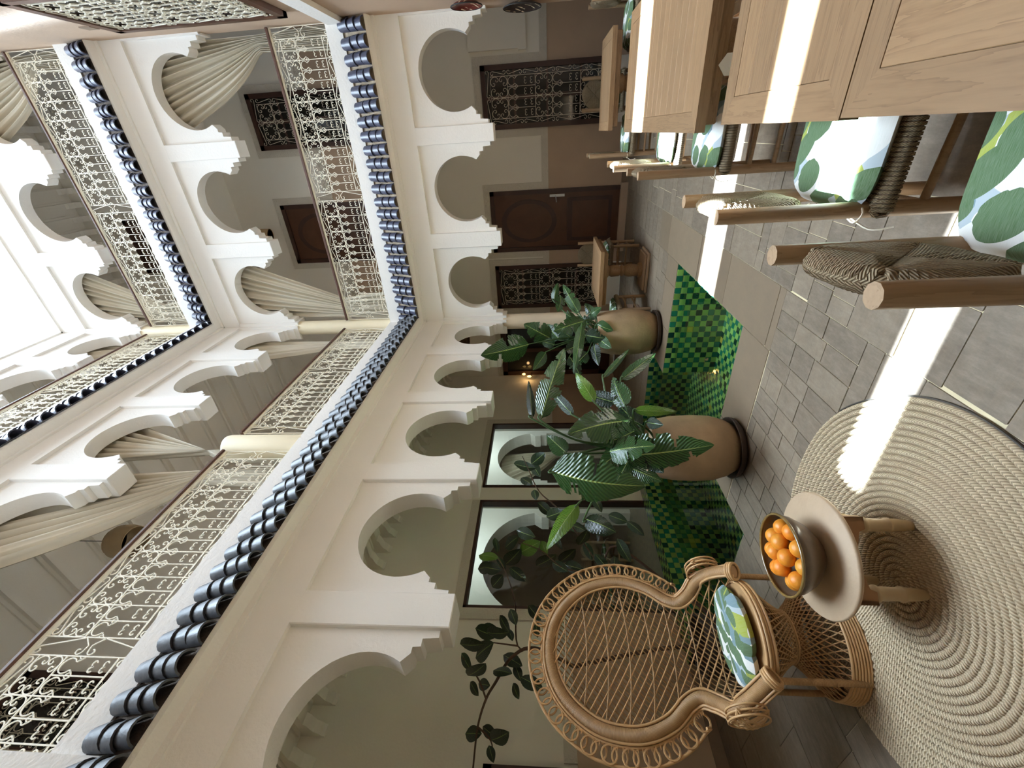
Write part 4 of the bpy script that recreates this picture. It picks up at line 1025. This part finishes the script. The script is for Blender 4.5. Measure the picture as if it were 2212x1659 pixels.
# arm end baskets
for s in (-1, 1):
    m = MB(); c = Vector((-.02, s*.335, .53)); rr = random.Random(5)
    for k in range(16):
        a = rr.uniform(0, 2*PI); p = []
        for q in range(9):
            f_ = q/8; lon = -1.3+2.6*f_; lat = 1.1*math.sin(f_*PI*1.5+a)
            p.append(c+Vector((.085*math.sin(lon), s*(.055*math.cos(lon)*math.cos(lat)-.01), .075*math.sin(lat))))
        m.tube(p, .0042, 5)
    for k in range(3): m.tube([c+Vector((.1*math.cos(a), s*(-.02+.02*k), .085*math.sin(a))) for a in [2*PI*i/24 for i in range(24)]], .005, 5, True)
    m.build('arm_lattice', 'cane', pc, 'all', False)
# seat ring, seat, hourglass base, posts
def ell(r, z, sx=.95, x0=-.03, n=36): return [(x0+r*sx*math.cos(2*PI*i/n), r*math.sin(2*PI*i/n), z) for i in range(n)]
for k in range(4): MB().tube(ell(.245+.004*(k % 2), .425-.013*k), .0075, 6, True).build('seat_ring', 'cane', pc, True)
MB().lathe([(0, 0), (.235, 0), (.235, .012), (0, .012)], 32, (-.03, 0, .415), 1).build('seat_deck', 'cane_dark', pc)
m = rbox(.40, .46, .055, .05, puff=.012, nu=22, nv=22)
def rnd_c(v):
    x, y, z = v; a = math.atan2(y/.23, x/.20); k = max(abs(x/.20), abs(y/.23)); return (.205*k*math.cos(a), .232*k*math.sin(a), z)
m.v = [rnd_c(v) for v in m.v]; cu = m.build('round_cushion', 'fabric_round', pc, 'all'); cu.location = (-.03, 0, .465); cu.rotation_euler = (0, -.05, 0)
for nm, r0, z0, r1, z1, tw, cnt in (('upper_strands', .24, .385, .115, .225, 1.0, 44), ('lower_strands', .115, .22, .255, .075, 1.0, 44)):
    m = MB()
    for k in range(cnt):
        for sg in (1, -1):
            a0 = 2*PI*k/cnt; a1 = a0+sg*tw*.75
            p0 = Vector((-.03+r0*.95*math.cos(a0), r0*math.sin(a0), z0)); p1 = Vector((-.03+r1*.95*math.cos(a1), r1*math.sin(a1), z1)); m.tube([p0, p1], .0036, 4, caps=False)
    m.build(nm, 'cane_dark', pc, 'all', False)['kind'] = 'stuff'
for k in range(2): MB().tube(ell(.115, .218+k*.012), .006, 6, True).build('waist_ring', 'cane_dark', pc, True)
for k in range(7): MB().tube(ell(.256+.002*k, .075-.0115*k), .0066, 6, True).build('base_ring', 'cane', pc, True)
for s in (-1, 1):
    MB().tube([(.09, s*.232, .0), (.10, s*.236, .42)], .0145, 10).build('post', 'cane_wrap', pc, True); MB().tube([(-.19, s*.19, .0), (-.19, s*.19, .45)], .0145, 10).build('post', 'cane_wrap', pc, True)

# ------------------------------------------------------------------ pots and plants
def pot(label, x, y, R, Hh, z=0):
    t_ = thing('clay_pot', label, 'pot', (x, y, z), 0, 'large clay pots')
    MB().lathe([(R*.70, .03), (R*.86, .05+Hh*.08), (R*.97, Hh*.3), (R, Hh*.5), (R*.97, Hh*.75), (R*.88, Hh*.93), (R*.84, Hh*.98), (R*.80, Hh), (R*.76, Hh*.99), (R*.78, Hh*.93), (0, Hh*.9)], 40).build('body', 'clay', t_, True)
    MB().lathe([(0, Hh*.90), (R*.8, Hh*.90), (R*.8, Hh*.905), (0, Hh*.91)], 24).build('soil', 'soil', t_)
    MB().lathe([(0, 0), (R*.78, 0), (R*.9, .025), (R*.93, .055), (R*.88, .055), (R*.8, .03), (0, .03)], 36).build('saucer', 'saucer', t_, True)
    return t_
pot('large tan clay pot on the paving in front of the pool, under big torn leaves', -2.10, 2.52, .245, .64)
pot('large tan clay pot at the far edge of the pool, before the corner column', -2.23, 4.93, .285, .76)
def leaf_mesh(B, T, wd_, seed, mat, split=0):
    r_ = random.Random(seed); B, T = Vector(B), Vector(T); ax = T-B; L = ax.length; ax.normalize()
    vd = ((B+T)/2-Vector((0, 0, CAM_H))).normalized(); side = ax.cross(vd)
    side = side.normalized() if side.length > .1 else ax.orthogonal().normalized()
    side = (Matrix.Rotation(r_.uniform(-.5, .5), 3, ax) @ side); nr = side.cross(ax).normalized()
    if nr.dot(vd) > 0: nr = -nr
    m = MB(); N = 38; V = []; bend = r_.uniform(.03, .10)*L
    cuts = set()
    for s in (0, 1):
        for k in range(split): cuts.add((s, r_.randint(9, N-6)))
    def prof(u): return (math.sin(PI*min(1, u*1.0)**.62))**.75 if u < 1 else 0
    rows = []
    for i in range(N+1):
        u = i/N; w_ = wd_/2*prof(u)*(1+.05*r_.uniform(-1, 1)); c = B+ax*(L*u)+nr*(bend*math.sin(PI*u))+Vector((0, 0, -.02*u*u*L))
        row = []
        for j in range(-4, 5):
            f_ = j/4; sh = -abs(f_)*.06*L*0
            row.append(c+side*(w_*f_)+nr*(-.22*w_*abs(f_)+.10*w_*math.sin(i*1.9+j)*abs(f_)**2*.5)+ax*(abs(f_)*.05*L*(1-u)))
        rows.append(row)
    V = [p for row in rows for p in row]; Fs = []; U = []
    for i in range(N):
        for j in range(8):
            s = 0 if j < 4 else 1
            if (s, i) in cuts and j not in (3, 4): continue
            if ((s, i-1) in cuts or (s, i+1) in cuts) and j in (0, 7): continue
            Fs.append((i*9+j, (i+1)*9+j, (i+1)*9+j+1, i*9+j+1)); U.append([(i/N, j/8), ((i+1)/N, j/8), ((i+1)/N, (j+1)/8), (i/N, (j+1)/8)])
    m.add(V, Fs, U); return m.mesh('leaf', mat, 'all', False)
def plant(label, x, y, z, leaves, mats, seed):
    t_ = thing('banana_leaf_plant', label, 'plant', (0, 0, 0)); r_ = random.Random(seed)
    for i, (B, T, w_) in enumerate(leaves):
        o = obj('leaf', leaf_mesh(B, T, w_, seed+i, mats[i % len(mats)] if isinstance(mats, list) else mats(i), 2 if w_ > .15 else 0), t_)
        root = Vector((x+r_.uniform(-.06, .06), y+r_.uniform(-.06, .06), z-.02)); Bv = Vector(B); Tv = Vector(T)
        mid_ = (root+Bv)/2+Vector((0, 0, .10*(Bv-root).length))-(Tv-Bv)*.12
        MB().tube(spline([root, mid_, Bv, Bv+(Tv-Bv)*.1], 7), [.011-.0065*k/21 for k in range(22)], 6).build('stalk', 'stem', t_, True)
    return t_
NEAR = [((-1.875, 2.561, 0.776), (-1.777, 2.28, 1.273), 0.302), ((-1.964, 2.312, 0.985), (-1.78, 2.156, 0.711), 0.194), ((-1.959, 2.265, 0.897), (-1.763, 2.141, 0.358), 0.270), ((-1.914, 2.07, 1.388), (-1.887, 1.906, 0.815), 0.316), ((-2.107, 1.972, 1.201), (-2.228, 1.702, 1.424), 0.112), ((-1.834, 2.522, 1.445), (-1.52, 3.08, 1.259), 0.180), ((-1.88, 2.605, 1.509), (-1.729, 2.927, 1.548), 0.066), ((-1.802, 2.698, 1.031), (-1.696, 2.983, 1.165), 0.109), ((-1.817, 2.652, 0.805), (-1.694, 2.894, 0.882), 0.164), ((-1.78, 2.56, 0.771), (-1.777, 2.532, 0.471), 0.080), ((-1.799, 2.438, 0.705), (-1.73, 2.311, 0.627), 0.083), ((-1.936, 2.72, 1.185), (-1.842, 2.992, 1.38), 0.098), ((-2.032, 2.277, 0.922), (-2.052, 2.116, 0.646), 0.191), ((-1.802, 3.059, 0.928), (-1.691, 3.384, 0.668), 0.056), ((-1.772, 2.972, 0.799), (-1.692, 3.286, 0.466), 0.101), ((-1.948, 2.511, 0.842), (-1.902, 2.628, 1.129), 0.244), ((-1.907, 2.485, 0.76), (-1.883, 2.299, 1.023), 0.197), ((-1.958, 2.578, 0.694), (-1.867, 2.792, 0.856), 0.157), ((-1.963, 2.394, 0.746), (-2.071, 2.135, 0.94), 0.187), ((-2.003, 2.315, 0.71), (-2.005, 2.145, 0.633), 0.127), ((-1.934, 2.411, 0.752), (-2.018, 2.214, 1.058), 0.202), ((-1.867, 2.792, 0.856), (-1.845, 2.9, 1.093), 0.133), ((-2.056, 2.407, 1.255), (-1.992, 2.548, 1.406), 0.139), ((-2.235, 1.957, 1.163), (-2.243, 1.853, 0.971), 0.140)]
FAR = [((-2.213, 4.622, 1.586), (-2.208, 4.335, 2.169), 0.320), ((-2.261, 4.853, 1.317), (-2.04, 4.835, 1.671), 0.267), ((-2.046, 4.906, 0.88), (-2.099, 4.717, 1.308), 0.239), ((-1.948, 4.606, 0.964), (-2.361, 4.111, 1.101), 0.117), ((-1.886, 5.199, 1.283), (-1.715, 5.423, 1.228), 0.096), ((-2.01, 5.037, 0.961), (-1.74, 5.414, 1.168), 0.155), ((-1.806, 5.138, 1.191), (-1.937, 4.938, 1.244), 0.151), ((-1.99, 4.944, 0.838), (-1.882, 4.904, 0.713), 0.114), ((-2.052, 4.795, 0.778), (-2.09, 4.673, 0.594), 0.145), ((-2.16, 4.717, 0.915), (-2.164, 4.619, 0.694), 0.190), ((-2.253, 4.672, 0.811), (-2.439, 4.446, 0.777), 0.134), ((-2.329, 4.817, 1.272), (-2.267, 4.834, 1.475), 0.141), ((-2.371, 4.572, 1.111), (-2.518, 4.261, 0.992), 0.155), ((-2.352, 4.674, 1.391), (-2.441, 4.37, 1.56), 0.147), ((-2.196, 5.154, 1.02), (-2.072, 5.338, 1.102), 0.135), ((-2.15, 4.852, 0.802), (-2.242, 4.66, 1.007), 0.193), ((-2.128, 4.979, 0.83), (-2.103, 5.088, 1.073), 0.177), ((-2.198, 4.71, 0.759), (-2.223, 4.472, 0.635), 0.144), ((-2.29, 4.756, 0.919), (-2.318, 4.596, 1.194), 0.193), ((-2.083, 5.014, 0.753), (-1.934, 5.207, 0.891), 0.154), ((-2.266, 4.875, 1.06), (-2.101, 4.951, 1.296), 0.199), ((-2.336, 4.615, 0.885), (-2.422, 4.429, 1.064), 0.167), ((-2.325, 4.942, 1.209), (-2.136, 5.039, 1.384), 0.191)]
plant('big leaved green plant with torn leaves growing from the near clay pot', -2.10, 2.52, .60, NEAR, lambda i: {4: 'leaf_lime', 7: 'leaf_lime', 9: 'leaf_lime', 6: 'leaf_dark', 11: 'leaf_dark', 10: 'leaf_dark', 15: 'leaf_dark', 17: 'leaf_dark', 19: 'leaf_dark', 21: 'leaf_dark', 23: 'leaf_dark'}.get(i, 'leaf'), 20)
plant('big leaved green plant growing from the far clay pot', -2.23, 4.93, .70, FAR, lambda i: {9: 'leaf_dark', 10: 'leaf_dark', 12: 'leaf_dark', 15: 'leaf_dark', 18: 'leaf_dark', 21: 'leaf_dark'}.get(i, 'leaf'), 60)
FICUS = [((-2.986, 1.624, 1.931),(-2.94, 1.55, 1.766)),((-3.016, 1.629, 1.902),(-2.934, 1.577, 1.743)),((-2.869, 1.536, 1.83),(-2.775, 1.49, 1.671)),((-3.003, 1.732, 1.767),(-3.021, 1.613, 1.683)),((-2.978, 1.511, 2.021),(-2.884, 1.469, 1.832)),((-3.143, 1.504, 1.929),(-2.953, 1.514, 1.785)),((-3.108, 1.518, 2.027),(-3.111, 1.407, 1.938)),((-3.14, 1.39, 1.967),(-2.965, 1.391, 1.827)),((-3.096, 1.692, 1.712),(-3.076, 1.591, 1.67)),((-3.222, 1.569, 1.744),(-3.19, 1.485, 1.6)),((-3.091, 1.406, 1.79),(-3.007, 1.352, 1.653)),((-3.236, 1.516, 1.658),(-3.232, 1.406, 1.608)),((-3.128, 1.389, 1.609),(-3.099, 1.304, 1.453)),((-3.308, 1.43, 1.669),(-3.294, 1.326, 1.621)),((-3.419, 1.476, 1.992),(-3.398, 1.378, 1.916)),((-3.449, 1.478, 1.936),(-3.354, 1.427, 1.835)),((-3.714, 1.267, 2.031),(-3.599, 1.232, 1.894)),((-3.725, 1.319, 1.911),(-3.682, 1.239, 1.795)),((-3.505, 1.166, 1.817),(-3.34, 1.161, 1.681)),((-3.577, 1.163, 1.836),(-3.555, 1.064, 1.791)),((-2.851, 1.691, 1.678),(-2.851, 1.578, 1.63)),((-3.351, 2.023, 1.581),(-3.367, 1.906, 1.474)),((-2.946, 1.675, 1.512),(-2.954, 1.555, 1.489)),((-3.096, 2.009, 1.858),(-2.924, 2.005, 1.759)),((-2.937, 2.078, 1.922),(-2.878, 2.011, 1.767)),((-3.053, 2.14, 1.987),(-2.952, 2.097, 1.839)),((-2.971, 2.203, 1.826),(-2.987, 2.084, 1.75)),((-3.198, 2.262, 1.742),(-3.219, 2.146, 1.593)),((-2.361, 2.641, 1.682),(-2.333, 2.559, 1.484)),((-2.446, 2.748, 1.534),(-2.486, 2.614, 1.463)),((-2.433, 2.713, 1.539),(-2.287, 2.695, 1.415)),((-2.765, 2.597, 1.493),(-2.792, 2.476, 1.361)),((-2.998, 2.255, 1.645),(-2.839, 2.251, 1.469)),((-2.627, 2.18, 1.65),(-2.598, 2.095, 1.5)),((-2.999, 2.383, 1.462),(-3.023, 2.255, 1.418)),((-3.079, 2.365, 1.782),(-2.915, 2.359, 1.65)),((-2.972, 2.387, 1.863),(-3.001, 2.255, 1.83)),((-2.949, 2.194, 1.975),(-2.896, 2.125, 1.8)),((-3.095, 2.21, 1.773),(-2.9, 2.224, 1.627)),((-2.667, 2.238, 1.078),(-2.611, 2.172, 0.895)),((-2.872, 2.461, 1.261),(-2.858, 2.369, 1.087)),((-2.907, 2.304, 1.107),(-2.956, 2.161, 1.063)),((-2.777, 2.236, 0.866),(-2.855, 2.08, 0.78)),((-2.576, 2.233, 0.809),(-2.596, 2.114, 0.699)),((-2.921, 2.434, 1.38),(-2.987, 2.285, 1.288)),((-3.223, 2.338, 1.313),(-3.044, 2.342, 1.176)),((-2.338, 2.324, 1.505),(-2.334, 2.211, 1.489)),((-3.154, 2.25, 1.512),(-2.993, 2.245, 1.342)),((-2.965, 2.148, 1.378),(-2.945, 2.054, 1.256)),((-2.813, 2.118, 1.051),(-2.84, 1.994, 0.958)),((-2.808, 2.194, 1.168),(-2.622, 2.195, 1.102)),((-3.104, 2.323, 0.858),(-3.178, 2.163, 0.844)),((-2.534, 2.653, 1.631),(-2.519, 2.555, 1.525)),((-2.507, 2.205, 1.416),(-2.394, 2.169, 1.281)),((-3.075, 2.211, 1.278),(-3.031, 2.135, 1.126)),((-2.394, 2.307, 1.065),(-2.423, 2.178, 1.01)),((-2.786, 2.481, 0.903),(-2.767, 2.389, 0.756)),]
BRANCH = [[(-3.243, 1.519, 1.24), (-3.116, 1.57, 1.514), (-3.162, 1.526, 1.678), (-3.309, 1.427, 1.795), (-3.403, 1.364, 1.862), (-3.567, 1.26, 1.924), (-3.814, 1.108, 1.962), (-3.983, 1.004, 1.988)] ,[(-3.169, 1.596, 1.516), (-3.147, 1.598, 1.638), (-2.877, 1.759, 1.652), (-2.688, 1.866, 1.714), (-2.6, 1.914, 1.769)] ,[(-3.346, 1.341, 1.854), (-3.233, 1.404, 1.9), (-3.147, 1.45, 1.962), (-3.089, 1.48, 2.008)] ,[(-3.095, 1.571, 1.634), (-3.074, 1.572, 1.757), (-3.052, 1.573, 1.887)] ,[(-3.507, 1.238, 1.915), (-3.594, 1.194, 1.827), (-3.705, 1.129, 1.814)] ,[(-2.985, 2.108, 0.989), (-2.593, 2.315, 1.29), (-2.432, 2.395, 1.469), (-2.265, 2.487, 1.556), (-2.184, 2.531, 1.598)] ,[(-3.023, 2.096, 0.881), (-2.969, 2.091, 1.262), (-2.833, 2.155, 1.459), (-2.76, 2.181, 1.64)] ,[(-3.108, 2.082, 0.483), (-2.835, 2.209, 0.877), (-2.985, 2.108, 0.989)] ,]
fp = thing('rubber_plant', 'dark rubber plant with oval leaves spreading behind the peacock chair', 'plant', (0, 0, 0))
FL = []
for k, mt in enumerate(('ficus', 'ficus_lime')):
    m = MB()
    def lf(u, v):
        s = (v-.5)*2; w_ = .27*math.sin(PI*u**.85)**.8; return (u-.5, s*w_, .05*math.sin(PI*u)-.10*w_*abs(s))
    FL.append(m.grid(lf, 8, 6).mesh('oval_leaf', mt, 'all', False))
for i, (B, T) in enumerate(FICUS):
    B, T = Vector(B), Vector(T); ax = (T-B); L = ax.length; ax.normalize(); vd = ((B+T)/2-Vector((0, 0, CAM_H))).normalized(); sd = ax.cross(vd).normalized(); sd = Matrix.Rotation(rs.uniform(-.9, .9), 3, ax) @ sd; n_ = ax.cross(sd)
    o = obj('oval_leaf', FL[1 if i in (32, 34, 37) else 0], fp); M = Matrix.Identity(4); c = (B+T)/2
    for q in range(3): M[q][0] = ax[q]*L; M[q][1] = sd[q]*L; M[q][2] = n_[q]*L; M[q][3] = c[q]
    o.matrix_local = M
for i, br in enumerate(BRANCH):
    p = spline(br, 5); r0_ = .013 if i in (0, 7) else .007
    MB().tube(p, [r0_*(1-.6*k/len(p)) for k in range(len(p))], 6).build('branch', 'branch', fp, True)
MB().tube(spline([(-3.35, 1.75, .0), (-3.3, 1.70, .5), (-3.27, 1.6, .95), (-3.243, 1.519, 1.24)], 6), .015, 7).build('trunk', 'branch', fp, True)
MB().tube(spline([(-3.35, 1.75, .0), (-3.2, 1.95, .25), (-3.108, 2.082, .483)], 6), .013, 7).build('trunk', 'branch', fp, True)
MB().lathe([(0, 0), (.16, 0), (.2, .12), (.21, .3), (.19, .3), (.18, .2), (0, .2)], 28, (-3.35, 1.75, 0)).build('planter', 'saucer', fp, True)

# ------------------------------------------------------------------ curtains
def curtain(label, mp, top0, top1, gather, zt, zg, f, t_=.26, folds=9, sag=.25, end=None, spread=.16):
    """cloth hung between top0..top1 at height zt and gathered at (gather, zg), then falling to the gallery floor"""
    m = MB(); ndir = 1 if gather > (top0+top1)/2 else -1
    def fn(u, v):
        s0 = top0+(top1-top0)*u; zt_ = zt
        if v < .72:
            w_ = v/.72; g_ = gather+spread*(u-.5); e = w_**1.0
            far = abs(s0-gather); sg = sag*far*math.sin(PI*w_)
            s = s0+(g_-s0)*(e**.8*.55+e*.45)+0; z = zt_+(zg-zt_)*w_-sg*.55
            amp = .045*(1-.3*w_)
        else:
            w_ = (v-.72)/.28; s = gather+spread*(u-.5)*(1+.5*w_); z = zg+(f+.05-zg)*w_; amp = .032
        tt = t_+amp*math.sin(u*folds*2*PI+1.2*math.sin(u*17))+.012*math.sin(u*folds*4.7*PI+2)
        return mp(s, tt, z)
    m.grid(fn, folds*9, 22); o = m.build('curtain', 'curtain', None, 'all', False); return tag(o, label, 'curtain', 'cream curtains tied back in the arches')
z1, z2 = F1, F2
curtain('cream curtain swept to the right in the right arch of the far first floor', mB, .16, 1.16, 1.08, 6.22, 4.75, z1, sag=.45, folds=11)
curtain('cream curtain swept to the corner in the corner arch of the far first floor', mB, -1.36, -2.34, -2.22, 6.22, 4.55, z1, sag=.12, folds=8, spread=-.3)
curtain('cream curtain swept to the right in the right arch of the far second floor', mB, .16, 1.16, 1.08, 8.9, 7.75, z2, sag=.5, folds=10)
curtain('cream curtain in the corner arch of the far second floor', mB, -1.36, -2.34, -2.22, 8.9, 7.6, z2, sag=.12, folds=8, spread=-.3)
curtain('cream curtain in the corner arch of the left first floor', mA, 5.05, 5.86, 5.70, 6.22, 4.5, z1, sag=.1, folds=6)
curtain('cream curtain gathered behind the short post, hanging from the arch beyond it', mA, 3.75, 2.95, 3.12, 6.22, 4.62, z1, sag=.1, folds=7)
curtain('wide cream curtain sweeping from the near arch to the short post', mA, 1.45, 2.75, 2.80, 6.22, 4.70, z1, sag=.35, folds=9)
curtain('cream curtain in the corner arch of the left second floor', mA, 5.05, 5.86, 5.70, 8.9, 7.6, z2, sag=.1, folds=6)
curtain('pale curtain in the dim room behind the far glass pane', lambda s, t_, z: (-6.1-t_, s, z), 5.95, 7.2, 7.25, 2.4, 1.2, 0, .12, 6, .2)

# ------------------------------------------------------------------ lamps, plates
def drum(label, x, y, z, r, h, mat, cord):
    t_ = thing('woven_lamp', label, 'lamp', (x, y, z)); MB().lathe([(r*.75, h), (r*.95, h*.8), (r, h*.35), (r*.92, 0), (r*.88, 0), (r*.95, h*.35), (r*.9, h*.78), (r*.7, h*.97)], 28).build('shade', mat, t_, True)
    MB().tube([(0, 0, h*.95), (0, 0, cord)], .004, 5).build('cord', 'black', t_); MB().lathe([(r*.8, h*.97), (r*.8, h), (0, h)], 20).build('shade_top', mat, t_)
    return t_
drum('brown woven lamp hanging in the ground floor corner of the left gallery', -3.15, 6.8, 2.78, .16, .22, 'woven', .84)
drum('round wooden lamp hanging behind the near first floor railing', -3.4, 2.63, 5.66, .17, .24, 'legwood', 1.2)
sc_ = thing('wall_sconce', 'wooden cylinder wall sconce beside the first floor door of the far wall', 'lamp', (-1.33, YBB-.02, 6.34)); MB().lathe([(.10, 0), (.10, .23), (.085, .23), (.085, 0)], 24, (0, -.11, 0)).build('shade', 'legwood', sc_, True); MB().box((-.04, -.05, .08), (.04, .02, .16)).build('bracket', 'black', sc_)
wl = thing('wall_lantern', 'small glowing lamp beside the dark glazed door at the end of the left gallery', 'lamp', (-4.36, 7.55, 1.70)); 
MB().lathe([(.001, 0), (.022, .02), (.026, .05), (.012, .085), (.001, .09)], 12).build('bulb', 'bulb', wl, True); MB().lathe([(.001, 0), (.02, .02), (.024, .04), (.01, .07), (.001, .08)], 12, (.03, .05, .12)).build('bulb', 'bulb', wl, True)
MB().tube([(0, 0, .0), (0, .2, .0), (0, .2, .2)], .008, 6).build('bracket', 'black', wl)
pl_d = bpy.data.lights.new('lantern_light', 'POINT'); pl_d.energy = 3; pl_d.color = (1, .6, .25); pl_d.shadow_soft_size = .03; plo = bpy.data.objects.new('lantern_light', pl_d); C.objects.link(plo); plo.location = (-4.3, 7.5, 1.78)
for yy, lab in ((6.6, 'added white globe for the fill light under the ceiling behind the far glass pane'), (4.3, 'added white globe for the fill light under the ceiling behind the near glass pane')):
    cl = thing('ceiling_lamp', lab, 'lamp', (-5.05, yy, 2.78)); MB().lathe([(.001, -.0), (.05, .01), (.07, .05), (.05, .09), (.03, .12)], 20).build('globe', 'paper', cl, True)  # added non-glowing globes, invented as fixtures for the fill lights of the room
for lab, y, z, r, mt in (('dark red painted plate on the pink right wall, the upper one', 5.62, 2.14, .16, 'plate_red'), ('dark zigzag painted plate on the pink right wall, the lower one', 5.86, 1.58, .20, 'plate_dark')):
    o = thing('wall_plate', lab, 'plate', (XC, y, z)); o.rotation_euler = (0, -PI/2, 0)
    MB().lathe([(0, .02), (r*.6, .022), (r*.75, .03), (r, .055), (r, .062), (r*.74, .04), (r*.6, .03), (0, .028)], 40).build('dish', mt, o, True); MB().tube([(r*math.cos(a), r*math.sin(a), .058) for a in [2*PI*i/40 for i in range(40)]], .006, 6, True).build('rim', 'black', o, True)
